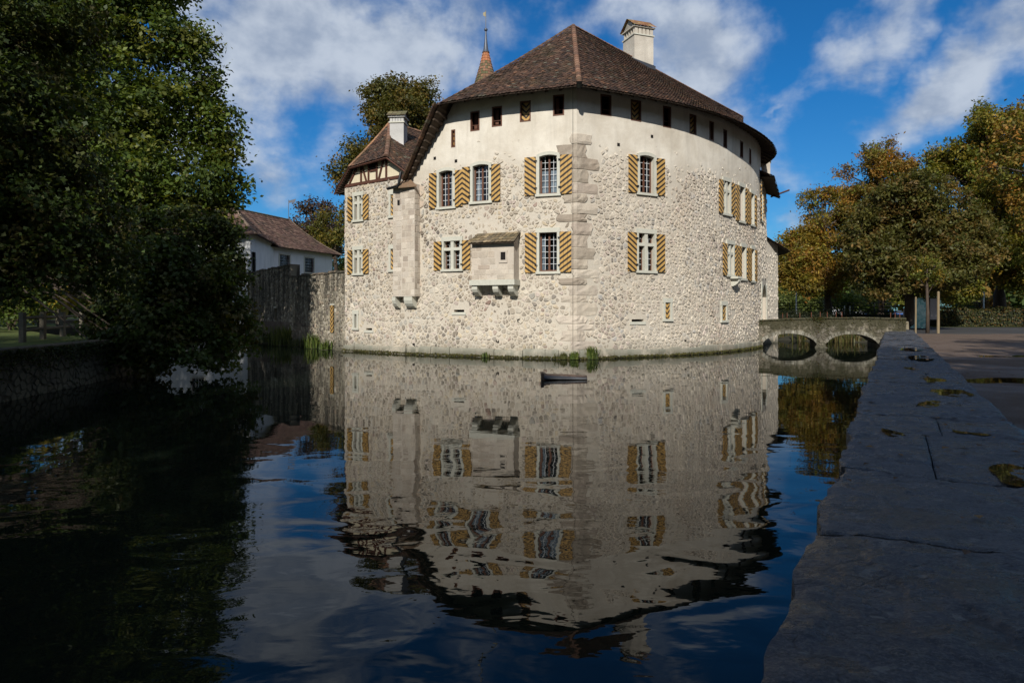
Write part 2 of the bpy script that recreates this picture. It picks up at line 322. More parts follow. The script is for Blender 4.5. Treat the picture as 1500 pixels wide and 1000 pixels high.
# ------------------------------------------------------------------ helpers
WL = {}
def tag(o, label=None, cat=None, group=None, kind=None):
    if label: o['label'] = label
    if cat: o['category'] = cat
    if group: o['group'] = group
    if kind: o['kind'] = kind
    return o
def thing(name, loc, label, cat, group=None):
    o = bpy.data.objects.new(name, None); COL.objects.link(o); o.location = loc; o.empty_display_size = 0.3
    WL[o] = Vector(loc); return tag(o, label, cat, group)
class MB:
    def __init__(s): s.v = []; s.f = []; s.c = []; s.m = []; s.uv = []
    def face(s, pts, col=None, mi=0, uv=None):
        i = len(s.v); s.v.extend([tuple(p) for p in pts]); s.f.append(tuple(range(i, i+len(pts))))
        s.c.append(col); s.m.append(mi); s.uv.append(uv)
    def poly(s, verts, faces, col=None, mi=0):
        i = len(s.v); s.v.extend([tuple(p) for p in verts])
        for f in faces: s.f.append(tuple(i+k for k in f)); s.c.append(col); s.m.append(mi); s.uv.append(None)
    def hexa(s, p, col=None, mi=0):
        """p: 4 bottom points, 4 top points, same winding"""
        s.poly(p, [(0, 3, 2, 1), (4, 5, 6, 7), (0, 1, 5, 4), (1, 2, 6, 5), (2, 3, 7, 6), (3, 0, 4, 7)], col, mi)
    def box(s, x0, x1, y0, y1, z0, z1, col=None, mi=0):
        s.hexa([(x0, y0, z0), (x1, y0, z0), (x1, y1, z0), (x0, y1, z0), (x0, y0, z1), (x1, y0, z1), (x1, y1, z1), (x0, y1, z1)], col, mi)
    def fbox(s, Fr, s0, s1, z0, z1, n0, n1, col=None, mi=0):
        P = Fr.P
        s.hexa([P(s0, z0, n1), P(s1, z0, n1), P(s1, z0, n0), P(s0, z0, n0), P(s0, z1, n1), P(s1, z1, n1), P(s1, z1, n0), P(s0, z1, n0)], col, mi)
    def tube(s, pts, rad, seg=8, col=None, mi=0, caps=True):
        pts = [Vector(p) for p in pts]
        if not hasattr(rad, '__len__'): rad = [rad]*len(pts)
        rings = []; i0 = len(s.v)
        up = Vector((0, 0, 1))
        for k, p in enumerate(pts):
            t = (pts[min(k+1, len(pts)-1)]-pts[max(k-1, 0)]).normalized()
            a = t.cross(up)
            if a.length < 0.05: a = t.cross(Vector((1, 0, 0)))
            a.normalize(); b = t.cross(a)
            for j in range(seg):
                th = 2*math.pi*j/seg; s.v.append(tuple(p+(a*math.cos(th)+b*math.sin(th))*rad[k]))
        for k in range(len(pts)-1):
            for j in range(seg):
                q = i0+k*seg; s.f.append((q+j, q+(j+1) % seg, q+seg+(j+1) % seg, q+seg+j)); s.c.append(col); s.m.append(mi); s.uv.append(None)
        if caps:
            s.f.append(tuple(i0+j for j in range(seg))[::-1]); s.c.append(col); s.m.append(mi); s.uv.append(None)
            q = i0+(len(pts)-1)*seg; s.f.append(tuple(q+j for j in range(seg))); s.c.append(col); s.m.append(mi); s.uv.append(None)
    def lathe(s, c, prof, seg=12, col=None, mi=0):
        i0 = len(s.v)
        for (r, z) in prof:
            for j in range(seg):
                th = 2*math.pi*j/seg; s.v.append((c[0]+r*math.cos(th), c[1]+r*math.sin(th), c[2]+z))
        for k in range(len(prof)-1):
            for j in range(seg):
                q = i0+k*seg; s.f.append((q+j, q+(j+1) % seg, q+seg+(j+1) % seg, q+seg+j)); s.c.append(col); s.m.append(mi); s.uv.append(None)
    def build(s, name, mats, parent=None, smooth=False, bevel=0.0, kind=None):
        off = Vector((0, 0, 0)); q = parent
        while q is not None:
            if q in WL: off = WL[q]; break
            q = q.parent
        me = bpy.data.meshes.new(name)
        vs = [(p[0]-off.x, p[1]-off.y, p[2]-off.z) for p in s.v]
        me.from_pydata(vs, [], s.f)
        if not isinstance(mats, (list, tuple)): mats = [mats]
        for m in mats: me.materials.append(m)
        if any(s.m): me.polygons.foreach_set('material_index', s.m)
        if any(c is not None for c in s.c):
            ca = me.color_attributes.new('Col', 'FLOAT_COLOR', 'CORNER'); buf = []
            for f, c in zip(s.f, s.c):
                c = c or (.5, .5, .5); buf.extend((c[0], c[1], c[2], 1.0)*len(f))
            ca.data.foreach_set('color', buf)
        if any(u is not None for u in s.uv):
            ul = me.uv_layers.new(name='UVMap'); buf = []
            for f, u in zip(s.f, s.uv):
                if u is None: buf.extend((0.0, 0.0)*len(f))
                else:
                    for a in u: buf.extend(a)
            ul.data.foreach_set('uv', buf)
        if smooth: me.polygons.foreach_set('use_smooth', [True]*len(s.f))
        me.update()
        o = bpy.data.objects.new(name, me); COL.objects.link(o)
        if parent is not None: o.parent = parent
        if bevel:
            b = o.modifiers.new('bevel', 'BEVEL'); b.width = bevel; b.segments = 1; b.limit_method = 'ANGLE'
        if kind: o['kind'] = kind
        return o
def ray(px, py): return Vector(((px-HX)/F, 1.0, -(py-HY)/F))
def at(px, py, d): r = ray(px, py); return Vector((r.x*d, d, CAMZ+r.z*d))
class Frame:
    def __init__(s, o, t, nrm): s.o = Vector((o[0], o[1], 0)); s.t = Vector((t[0], t[1], 0)).normalized(); s.n = Vector((nrm[0], nrm[1], 0)).normalized()
    def P(s, a, z, k=0.0): p = s.o+s.t*a+s.n*k; p.z = z; return p
class Wall:
    """vertical wall over a plan polyline; s runs along it, n points out (towards the viewer)"""
    def __init__(s, pts):
        s.p = [Vector((a, b)) for a, b in pts]; s.cs = [0.0]
        for i in range(len(pts)-1): s.cs.append(s.cs[-1]+(s.p[i+1]-s.p[i]).length)
        s.L = s.cs[-1]
        s.tn = [(s.p[i+1]-s.p[i]).normalized() for i in range(len(pts)-1)]
        s.nv = []
        for i in range(len(s.p)):
            if i == 0: t = s.tn[0]
            elif i == len(s.p)-1: t = s.tn[-1]
            else: t = (s.tn[i-1]+s.tn[i]).normalized(); 
            q = Vector((t.y, -t.x))
            if 0 < i < len(s.p)-1: q = q/max(0.5, q.dot(Vector((s.tn[i].y, -s.tn[i].x))))
            s.nv.append(q)
    def seg(s, a):
        for i in range(len(s.tn)):
            if a <= s.cs[i+1] or i == len(s.tn)-1: return i
    def P(s, a, z, k=0.0):
        i = s.seg(a); u = (a-s.cs[i])/(s.cs[i+1]-s.cs[i])
        q = s.p[i].lerp(s.p[i+1], u) if 0 <= u <= 1 else s.p[i]+s.tn[i]*(a-s.cs[i])
        nn = s.nv[i].lerp(s.nv[i+1], min(1, max(0, u)))
        q = q+nn*k; return Vector((q.x, q.y, z))
    def hit(s, px, py=None):
        r = (px-HX)/F; best = None
        for i in range(len(s.tn)):
            a, t = s.p[i], s.tn[i]
            den = t.x-r*t.y
            if abs(den) < 1e-9: continue
            u = (r*a.y-a.x)/den; L = s.cs[i+1]-s.cs[i]
            if -1e-6 <= u <= L+1e-6 or (i == 0 and -2 < u < 0) or (i == len(s.tn)-1 and L < u < L+2):
                y = a.y+t.y*u
                if y > 0 and (best is None or y < best[1]): best = (s.cs[i]+u, y)
        sv, dd = best
        return (sv, CAMZ+(HY-py)/F*dd) if py is not None else (sv, dd)
    def frame(s, a):
        i = s.seg(a); o = s.P(a, 0, 0); t = s.tn[i]; return Frame((o.x, o.y), t, (t.y, -t.x))
    def rect(s, x0, x1, y0, y1):
        a, _ = s.hit(x0); b, _ = s.hit(x1); c = (a+b)/2; dd = s.P(c, 0).y
        return [min(a, b), max(a, b), CAMZ+(HY-y1)/F*dd, CAMZ+(HY-y0)/F*dd]

def wall_mesh(W, holes, z0, top, name, mats, parent, depth=0.32, step=1.2, mi=None):
    """sheet with rectangular holes, reveals and dark backs; top(s) gives the upper edge"""
    ss = set([0.0, W.L]+list(W.cs))
    k = int(W.L/step)
    for i in range(1, k): ss.add(W.L*i/k)
    for h in holes: ss.add(h[0]); ss.add(h[1])
    ss = sorted(ss); ss = [a for i, a in enumerate(ss) if i == 0 or a-ss[i-1] > 1e-4]
    mb = MB()
    for a, b in zip(ss[:-1], ss[1:]):
        ta, tb = top(a+1e-5), top(b-1e-5); m = (a+b)/2
        zs = {z0, max(ta, tb)}
        hh = [h for h in holes if h[0] <= m <= h[1]]
        for h in hh: zs.add(h[2]); zs.add(h[3])
        zs = sorted(z for z in zs if z >= z0)
        for c, e in zip(zs[:-1], zs[1:]):
            mz = (c+e)/2
            if any(h[2] < mz < h[3] for h in hh): continue
            q = [W.P(a, min(c, ta)), W.P(b, min(c, tb)), W.P(b, min(e, tb)), W.P(a, min(e, ta))]
            if (q[0]-q[3]).length < 1e-5 and (q[1]-q[2]).length < 1e-5: continue
            if (q[0]-q[3]).length < 1e-5: q = q[:3]
            elif (q[1]-q[2]).length < 1e-5: q = [q[0], q[1], q[3]]
            mb.face(q)
    for h in holes:
        Fr = W.frame((h[0]+h[1])/2); c = (h[0]+h[1])/2; a, b = h[0]-c, h[1]-c; D = h[4] if len(h) > 4 else depth
        z_, y_ = h[2], h[3]; P = Fr.P
        mb.face([P(a, z_), P(a, y_), P(a, y_, -D), P(a, z_, -D)]); mb.face([P(b, z_), P(b, z_, -D), P(b, y_, -D), P(b, y_)])
        mb.face([P(a, z_), P(a, z_, -D), P(b, z_, -D), P(b, z_)]); mb.face([P(a, y_), P(b, y_), P(b, y_, -D), P(a, y_, -D)])
    return mb.build(name, mats, parent)
# ------------------------------------------------------------------ rubble
def clip(poly, mx, mz, nx, nz):
    out = []; L = len(poly)
    for i in range(L):
        a = poly[i]; b = poly[(i+1) % L]
        da = (a[0]-mx)*nx+(a[1]-mz)*nz; db = (b[0]-mx)*nx+(b[1]-mz)*nz
        if da <= 0: out.append(a)
        if (da < 0 < db) or (db < 0 < da):
            u = da/(da-db); out.append((a[0]+(b[0]-a[0])*u, a[1]+(b[1]-a[1])*u))
    return out
def voronoi_cells(s0, s1, z0, z1, cx, cz, drop, gap, rnd):
    nx = int((s1-s0)/cx)+1; nz = int((z1-z0)/cz)+1
    g = {}
    for i in range(-1, nx+1):
        for j in range(-1, nz+1):
            if rnd.random() < drop: continue
            x_, z_ = s0+(i+.5+rnd.uniform(-.42, .42)+(.5 if j % 2 else 0))*cx, z0+(j+.5+rnd.uniform(-.36, .36))*cz
            if rnd.random() < .24:
                q = rnd.uniform(.16, .3); th = rnd.uniform(-.9, .9); dx, dz = q*cx*math.cos(th), q*cz*math.sin(th); g[i, j] = [(x_-dx, z_-dz), (x_+dx, z_+dz)]
            else: g[i, j] = [(x_, z_)]
    for (i, j), c in [(k_, c_) for k_, l_ in g.items() for c_ in l_]:
        R_ = 1.15
        poly = [(c[0]-cx*R_, c[1]-cz*R_), (c[0]+cx*R_, c[1]-cz*R_), (c[0]+cx*R_, c[1]+cz*R_), (c[0]-cx*R_, c[1]+cz*R_)]
        for di in (-2, -1, 0, 1, 2):
            for dj in (-2, -1, 0, 1, 2):
              for q in g.get((i+di, j+dj), ()):
                if q is c: continue
                dx, dz = q[0]-c[0], q[1]-c[1]; L = math.hypot(dx, dz)
                if L < 1e-4: continue
                dx /= L; dz /= L; h = L/2-gap*rnd.uniform(.25, .8)
                poly = clip(poly, c[0]+dx*h, c[1]+dz*h, dx, dz)
                if len(poly) < 3: break
              if len(poly) < 3: break
            if len(poly) < 3: break
        if len(poly) >= 3: yield c, poly
def chaikin(poly, f=.2):
    g = 1-f; o = []; L = len(poly)
    for i in range(L):
        a = poly[i]; b = poly[(i+1) % L]
        o.append((a[0]*g+b[0]*f, a[1]*g+b[1]*f)); o.append((a[0]*f+b[0]*g, a[1]*f+b[1]*g))
    return o
PAL = [((.44, .37, .28), 5), ((.52, .46, .36), 5), ((.36, .30, .22), 4), ((.22, .18, .135), 3), ((.46, .37, .31), 2.4), ((.36, .34, .29), 2), ((.17, .145, .12), 1.1), ((.52, .42, .27), 2.2), ((.27, .18, .14), .5)]
def pick(rnd, pal):
    t = rnd.uniform(0, sum(p[1] for p in pal))
    for c, w_ in pal:
        t -= w_
        if t <= 0: break
    k = rnd.uniform(.85, 1.15); return tuple(min(.9, x*k) for x in c)
def greyer(pal, f=.15, k=1.03): return [(tuple((x*(1-f)+sum(c)/3*f)*k for x in c), w_) for c, w_ in pal]
PAL = greyer(PAL)
def rubble(W, s0, s1, z0, top, cx, cz, excl, keep, parent, material, seed, nparts=300, pal=PAL, lift=0.0, gap=0.026, name='stone', wash=None):
    rnd = random.Random(seed); items = []
    zt = max(top(s0), top(s1), top((s0+s1)/2))
    for c, poly in voronoi_cells(s0, s1, z0, zt, cx, cz, 0.16, gap, rnd):
        if not (s0-.05 < c[0] < s1+.05) or c[1] > top(c[0])-.1: continue
        if any(e[0]-.06 < c[0] < e[1]+.06 and e[2]-.06 < c[1] < e[3]+.06 for e in excl): continue
        k = keep(c[0], c[1])
        if rnd.random() > k: continue
        sc_ = min(1.0, .62+.45*k)*rnd.choice((1, 1, 1, 1, .9, .8))
        poly = [(min(max(c[0]+(p[0]-c[0])*sc_, s0), s1), c[1]+(p[1]-c[1])*sc_) for p in poly]
        for e in excl:     # trim to the edge of the opening surround
            poly = [(p if not (e[0] < p[0] < e[1] and e[2] < p[1] < e[3]) else
                    ((e[0] if c[0] <= e[0] else e[1] if c[0] >= e[1] else p[0]), (e[2] if c[1] <= e[2] else e[3] if c[1] >= e[3] else p[1]))) for p in poly]
        poly = chaikin(poly)
        area = abs(sum(poly[i][0]*poly[(i+1) % len(poly)][1]-poly[(i+1) % len(poly)][0]*poly[i][1] for i in range(len(poly))))/2
        if area < .003: continue
        items.append((area, c, poly))
    items.sort(key=lambda x: -x[0])
    big = MB()
    for i, (area, c, poly) in enumerate(items):
        mb = MB() if i < nparts else big
        col = pick(rnd, pal)
        if wash: 
            f = wash(c[0], c[1]); m_ = (.62, .565, .47); col = tuple(a*(1-f)+b*f for a, b in zip(col, m_))
        h = lift+rnd.uniform(.012, .05)*min(1, area/.04+.4); L = len(poly)
        tl = rnd.uniform(-.012, .012); tz = rnd.uniform(-.012, .012); sh = rnd.uniform(.68, .84)
        v = [W.P(p[0], p[1], -.01+lift*.5) for p in poly]+[W.P(c[0]+(p[0]-c[0])*sh, c[1]+(p[1]-c[1])*sh, h+tl*(p[0]-c[0])/cx+tz*(p[1]-c[1])/cz) for p in poly]
        mb.poly(v, [(k, (k+1) % L, L+(k+1) % L, L+k) for k in range(L)]+[tuple(range(L, 2*L))], col)
        if mb is not big: mb.build(name, material, parent)
    if big.f: big.build('small_'+name+'s', material, parent, kind='stuff')
    return len(items)

def ashlar(W, s0, s1, z0, z1, parent, seed, pal, hmin=.2, hmax=.32, wmin=.28, wmax=.6, excl=(), material=None):
    r = random.Random(seed); z = z0
    while z < z1-.08:
        h = min(r.uniform(hmin, hmax), z1-z); s = s0-r.uniform(0, wmin)
        while s < s1-.04:
            e = min(s1, s+r.uniform(wmin, wmax)); a, b = max(s, s0)+.008, e-.008; s = e
            if b-a < .06 or any(q[0]-.2 < b and a < q[1]+.2 and q[2]-.1 < z+h and z < q[3]+.08 for q in excl): continue
            g = .009; k = r.uniform(.003, .014); pts = chaikin([(a, z+g), (b, z+g), (b, z+h-g), (a, z+h-g)], .06); L = len(pts); cx, cz = (a+b)/2, z+h/2; mb = MB()
            mb.poly([W.P(x, y, -.01) for x, y in pts]+[W.P(cx+(x-cx)*.94, cz+(y-cz)*.92, k) for x, y in pts], [(i, (i+1) % L, L+(i+1) % L, L+i) for i in range(L)]+[tuple(range(L, 2*L))], pick(r, pal)); mb.build('stone', material or M_STONE, parent)
        z += h
# ------------------------------------------------------------------ roof tiles
TPAL = [((.095, .054, .037), 5), ((.07, .043, .031), 5), ((.12, .070, .047), 2.2), ((.05, .034, .028), 3), ((.19, .10, .06), .7), ((.13, .115, .085), .5)]
def arc_pt(poly, u):
    cs = [0]
    for a, b in zip(poly[:-1], poly[1:]): cs.append(cs[-1]+(b-a).length)
    x = u*cs[-1]
    for i in range(len(cs)-1):
        if x <= cs[i+1] or i == len(cs)-2:
            q = (x-cs[i])/max(1e-6, cs[i+1]-cs[i]); return poly[i].lerp(poly[i+1], q)
def tiles(E, Rg, parent, seed, tw=.19, ex=.185, kick=0.25, pal=TPAL, name='roof_tiles', nlarge=0, material=None, wmin=0):
    """E: eave points left to right, Rg: ridge points left to right (3-D)"""
    rnd = random.Random(seed); mb = MB()
    E = [Vector(e) for e in E]; Rg = [Vector(r) for r in Rg]
    def S(u, v):
        a = arc_pt(E, u); b = arc_pt(Rg, u) if len(Rg) > 1 else Rg[0]
        p = a.lerp(b, v); p.z -= kick*math.sin(math.pi*min(1, max(0, v)))**1*.6; return p
    L = sum((S(.5, (i+1)/8)-S(.5, i/8)).length for i in range(8)); rows = max(2, int(L/ex))
    W_ = lambda v: sum((S((i+1)/12, v)-S(i/12, v)).length for i in range(12))
    # deck under the tiles
    dk = MB(); nu, nv = 28, 8
    for i in range(nu):
        for j in range(nv):
            dk.face([S(i/nu, j/nv)-Vector((0, 0, .05)), S((i+1)/nu, j/nv)-Vector((0, 0, .05)), S((i+1)/nu, (j+1)/nv)-Vector((0, 0, .05)), S(i/nu, (j+1)/nv)-Vector((0, 0, .05))])
    dko = dk.build('roof', M_SOFF, parent)
    for j in range(rows):
        v0 = j/rows; v1 = min(1.0, (j+1.25)/rows); wd = W_(v0); cnt = max(1, int(round(wd/tw)))
        off = .5 if j % 2 else 0
        for i in range(cnt+(1 if off else 0)):
            a = max(0, (i-off)/cnt); b = min(1, (i+1-off)/cnt)
            if b-a < .2/cnt: continue
            g = .03/cnt*tw; a2 = a+.025/cnt; b2 = b-.025/cnt
            p0, p1 = S(a2, v0), S(b2, v0); q0, q1 = S(a2, v1), S(b2, v1)
            nrm = (p1-p0).cross(q0-p0)
            if nrm.length < 1e-7: continue
            nrm.normalize()
            if nrm.z < 0: nrm = -nrm
            h = .040+rnd.uniform(-.008, .012); sl = rnd.uniform(-.012, .012); dn = (p0-q0).normalized()*rnd.uniform(-.012, .016)
            lo = (p0+p1)/2+dn+(p0-q0).normalized()*.035
            A = p0+nrm*(h+sl)+dn; B = p1+nrm*(h-sl)+dn; Cc = lo+nrm*h
            Dn = nrm*(-.022)
            col = pick(rnd, pal)
            mb.poly([q0+nrm*.008, q1+nrm*.008, B, Cc, A, A+Dn, Cc+Dn, B+Dn], [(0, 4, 3, 2, 1), (4, 5, 6, 3), (3, 6, 7, 2)], col)
    mb.build(name, material or M_TILE, dko, kind='stuff')
    return dko, S
def ridge_caps(p0, p1, parent, S=None, step=.36, r=.12, seed=1, cols=((.19, .10, .062), (.14, .08, .055), (.23, .13, .085))):
    rnd = random.Random(seed); p0 = Vector(p0); p1 = Vector(p1); L = (p1-p0).length; k = max(1, int(L/step))
    pts = [S(i/k) if S else p0.lerp(p1, i/k) for i in range(k+1)]
    for i in range(k):
        a, b = pts[i], pts[i+1]; t = (b-a).normalized(); side = t.cross(Vector((0, 0, 1))).normalized(); up = side.cross(t)
        mb = MB(); c = rnd.choice(cols); kk = rnd.uniform(.8, 1.15); c = tuple(x*kk for x in c)
        v = []
        for (q, rr) in ((a-t*.04, r*1.1), (b, r*.88)):
            for j in range(6):
                th = math.pi*j/5; v.append(q+side*math.cos(th)*rr+up*(math.sin(th)*rr*.8-.02))
        for j in range(5): mb.poly([v[j], v[j+1], v[6+j+1], v[6+j]], [(0, 1, 2, 3)], c)
        mb.poly(v[:6], [(0, 1, 2, 3, 4, 5)], c)
        mb.build('ridge_tile', M_TILE, parent)

# ------------------------------------------------------------------ windows
def rectw(Fr, mb, *a, **k): mb.fbox(Fr, *a, **k)
def shutter(W, a, b, z0, z1, parent, lean, label=None, open_=.055):
    """boards with painted stripes; lean +1 stripes fall to the right, -1 to the left"""
    c = (a+b)/2; Fr = W.frame(c); w_ = b-a; mb = MB(); P = Fr.P; nb = 3 if w_ > .42 else 2; rnd = random.Random(int(a*97+z0*31))
    for i in range(nb):
        x0 = -w_/2+w_*i/nb+.004; x1 = -w_/2+w_*(i+1)/nb-.004; n1 = open_+.035+rnd.uniform(-.004, .004)
        za = z0+rnd.uniform(-.006, .006); zb = z1+rnd.uniform(-.006, .006)
        def uvq(pts): return [((p[0]*lean if lean else abs(p[0])*-1), p[1]) for p in pts]
        q = [(x0, za), (x1, za), (x1, zb), (x0, zb)]
        if lean == 0 and x0 < 0 < x1:
            for (u0, u1) in ((x0, 0), (0, x1)):
                q = [(u0, za), (u1, za), (u1, zb), (u0, zb)]; mb.face([P(u, v, n1) for u, v in q], uv=[(-abs(u), v) for u, v in q])
        else: mb.face([P(u, v, n1) for u, v in q], uv=uvq(q))
        mb.face([P(x0, za, open_), P(x0, za, n1), P(x0, zb, n1), P(x0, zb, open_)], uv=uvq([(x0, za), (x0, za), (x0, zb), (x0, zb)]))
        mb.face([P(x1, za, n1), P(x1, za, open_), P(x1, zb, open_), P(x1, zb, n1)], uv=uvq([(x1, za), (x1, za), (x1, zb), (x1, zb)]))
        mb.face([P(x0, za, open_), P(x1, za, open_), P(x1, za, n1), P(x0, za, n1)], uv=uvq([(x0, za)]*4)); mb.face([P(x0, zb, n1), P(x1, zb, n1), P(x1, zb, open_), P(x0, zb, open_)], uv=uvq([(x0, zb)]*4))
        mb.face([P(x1, za, open_), P(x0, za, open_), P(x0, zb, open_), P(x1, zb, open_)], uv=uvq([(x1, za), (x0, za), (x0, zb), (x1, zb)]))
    o = mb.build('shutter', M_STRIPE, parent)
    return o
def hinges(W, x, z0, z1, parent, side):
    Fr = W.frame(x)
    for z in (z0+.16*(z1-z0), z0+.86*(z1-z0)):
        mb = MB(); mb.fbox(Fr, -.07, .05, z-.02, z+.02, .085, .12)
        mb.build('hinge', M_IRON, parent)
def panes(Fr, a, b, z0, z1, cols, rows, nb, win, frame_w=.045, curtain=None, vertical_split=True, wood=True):
    """one leaded casement: wooden frame, glazing bars, glass"""
    fr = MB(); fr.fbox(Fr, a, a+frame_w, z0, z1, nb-.03, nb+.03); fr.fbox(Fr, b-frame_w, b, z0, z1, nb-.03, nb+.03)
    fr.fbox(Fr, a+frame_w, b-frame_w, z0, z0+frame_w, nb-.028, nb+.028); fr.fbox(Fr, a+frame_w, b-frame_w, z1-frame_w, z1, nb-.028, nb+.028)
    fr.build('casement', M_WOOD, win)
    bars = MB(); x0, x1, y0, y1 = a+frame_w, b-frame_w, z0+frame_w, z1-frame_w
    for i in range(1, cols): x = x0+(x1-x0)*i/cols; bars.fbox(Fr, x-.009, x+.009, y0, y1, nb-.008, nb+.014)
    for j in range(1, rows): y = y0+(y1-y0)*j/rows; bars.fbox(Fr, x0, x1, y-.009, y+.009, nb-.006, nb+.012)
    bars.build('glazing_bars', M_BAR, win, kind='stuff')
    g = MB(); g.face([Fr.P(x0, y0, nb-.012), Fr.P(x1, y0, nb-.012), Fr.P(x1, y1, nb-.012), Fr.P(x0, y1, nb-.012)])
    g.build('pane', M_GLASS, win)
def drape(Fr, a, b, z0, z1, nb, win, gather=1):
    mb = MB(); N = 18; row = []
    for i in range(N+1):
        u = i/N; x = a+(b-a)*u; k = nb+.022*math.sin(u*26+z0)
        row.append((Fr.P(x, z0, k), Fr.P(a+(b-a)*(u*.55+.225 if gather < 0 else u), z1, k)))
    for i in range(N): mb.face([row[i][0], row[i+1][0], row[i+1][1], row[i][1]])
    mb.build('curtain', M_CURT, win, smooth=True)
def room(Fr, a, b, z0, z1, D, win):
    mb = MB(); P = Fr.P; e = .5
    mb.face([P(a-e, z0-e, -D-e), P(b+e, z0-e, -D-e), P(b+e, z1+e, -D-e), P(a-e, z1+e, -D-e)])
    for q in ([P(a-e, z0-e, -D-.01), P(a-e, z0-e, -D-e), P(a-e, z1+e, -D-e), P(a-e, z1+e, -D-.01)], [P(b+e, z0-e, -D-e), P(b+e, z0-e, -D-.01), P(b+e, z1+e, -D-.01), P(b+e, z1+e, -D-e)],
              [P(a-e, z0-e, -D-.01), P(b+e, z0-e, -D-.01), P(b+e, z0-e, -D-e), P(a-e, z0-e, -D-e)], [P(a-e, z1+e, -D-e), P(b+e, z1+e, -D-e), P(b+e, z1+e, -D-.01), P(a-e, z1+e, -D-.01)]): mb.face(q)
    mb.build('dark_interior', M_DARK, win)
def window(W, rc, style, root, sh=(None, None), curt=(True, True), D=.32, mirror=False):
    """rc: opening [s0,s1,z0,z1]; sh: shutter widths left/right; returns zone covered by the surround"""
    s0, s1, z0, z1 = rc; c = (s0+s1)/2; Fr = W.frame(c); a, b = s0-c, s1-c; t_ = .10 if not style.endswith('bare') else 0; bare = style.endswith('bare'); style = style.replace('_bare', '')
    win = None
    su = MB()
    if style == 'arch': t_ = .12
    if bare: su.fbox(Fr, a-.03, b+.03, z1, z1+.08, -.05, .05)
    elif style in ('arch', 'tall', 'cross', 'hatch', 'slit', 'plain', 'slot'):
        if style != 'slit':
            su.fbox(Fr, a-t_, a+.01, z0, z1, -.06, .055); su.fbox(Fr, b-.01, b+t_, z0, z1, -.06, .055)
        if style == 'arch':
            N = 10; rise = .07
            for i in range(N):
                u0, u1 = i/N, (i+1)/N; x0, x1 = a+(b-a)*u0, a+(b-a)*u1
                i0, i1 = z1-rise*(2*u0-1)**2, z1-rise*(2*u1-1)**2
                X0, X1 = a-t_+(b-a+2*t_)*u0, a-t_+(b-a+2*t_)*u1
                o0, o1 = z1+.15-(rise+.05)*(2*u0-1)**2, z1+.15-(rise+.05)*(2*u1-1)**2
                P = Fr.P; f, k = .057, -.30
                su.poly([P(x0, i0, f), P(x1, i1, f), P(X1, o1, f), P(X0, o0, f), P(x0, i0, k), P(x1, i1, k), P(X1, o1, k), P(X0, o0, k)],
                        [(0, 1, 2, 3), (1, 0, 4, 5), (3, 2, 6, 7), (0, 3, 7, 4), (2, 1, 5, 6)])
        elif style in ('slit',):
            su.fbox(Fr, a-.1, b+.1, z0-.13, z0, -.05, .04)
        else:
            su.fbox(Fr, a-t_-.03, b+t_+.03, z1, z1+.2, -.06, .06)
        if style != 'slit': su.fbox(Fr, a-t_-.05, b+t_+.05, z0-.11, z0, -.1, .09)
    if style in ('attic', 'attic_open', 'attic_striped'):
        f_ = .055
        su.fbox(Fr, a, a+f_, z0, z1, -.14, .012); su.fbox(Fr, b-f_, b, z0, z1, -.14, .012)
        su.fbox(Fr, a+f_, b-f_, z0, z0+f_, -.139, .011); su.fbox(Fr, a+f_, b-f_, z1-f_, z1, -.139, .011)
        win = su.build('window', M_WOOD, root)
        if style == 'attic_striped':
            sh_ = MB(); n_ = -.12
            for (u0, u1) in ((a+f_, 0), (0, b-f_)):
                q = [(u0, z0+f_), (u1, z0+f_), (u1, z1-f_), (u0, z1-f_)]; sh_.face([Fr.P(u, v, n_) for u, v in q], uv=[(-abs(u)*1.3, v) for u, v in q])
                sh_.face([Fr.P(u, v, n_-.03) for u, v in q[::-1]], uv=[(-abs(u)*1.3, v) for u, v in q[::-1]])
            sh_.build('shutter', M_STRIPE, win)
        else:
            bb = MB(); bb.fbox(Fr, a+f_, b-f_, z0+.30*(z1-z0), z0+.30*(z1-z0)+.022, -.1, -.08); bb.fbox(Fr, a+f_, a+f_+.16, z0+f_, z1-f_, -.30, -.27)
            bb.build('open_flap', M_WOOD, win)
    else:
        win = su.build('window', M_SURR, root)
    room(Fr, a, b, z0, z1, D, win)
    if style in ('arch', 'tall'):
        m = .022
        post = MB(); post.fbox(Fr, -m, m, z0, z1-.01, -.26, -.17); post.fbox(Fr, a, a+.05, z0, z1-.01, -.26, -.18); post.fbox(Fr, b-.05, b, z0, z1-.01, -.26, -.18); post.fbox(Fr, a+.05, -m, z0, z0+.05, -.258, -.182); post.fbox(Fr, m, b-.05, z0, z0+.05, -.258, -.182)
        post.build('window_frame', M_WOOD, win)
        for (x0, x1) in ((a+.05, -m), (m, b-.05)): panes(Fr, x0, x1, z0+.05, z1-.01, 2, 6, -.21, win, .02)
        zc = z0+(z1-z0)*(.62 if style == 'arch' else .95)
        if curt[0]: drape(Fr, a+.02, a+.02+(b-a)*(.42 if style == 'arch' else .24), z0, zc, -.262, win)
        if curt[1]: drape(Fr, b-.02-(b-a)*.40, b-.02, z0, zc, -.262, win)
    elif style == 'cross':
        m = .085; zt = z0+(z1-z0)*.66
        mu = MB(); mu.fbox(Fr, -m, m, z0, z1, -.2, .02); mu.fbox(Fr, a, -m, zt, zt+.14, -.198, .018); mu.fbox(Fr, m, b, zt, zt+.14, -.198, .018)
        mu.build('mullion', M_SURR, win)
        for (x0, x1) in ((a, -m), (m, b)):
            panes(Fr, x0, x1, z0, zt, 2, 4, -.2, win, .03); panes(Fr, x0, x1, zt+.14, z1, 2, 2, -.2, win, .03)
        if curt[1]: drape(Fr, m+.1, b-.06, z0, z1, -.262, win)
    elif style == 'plain':
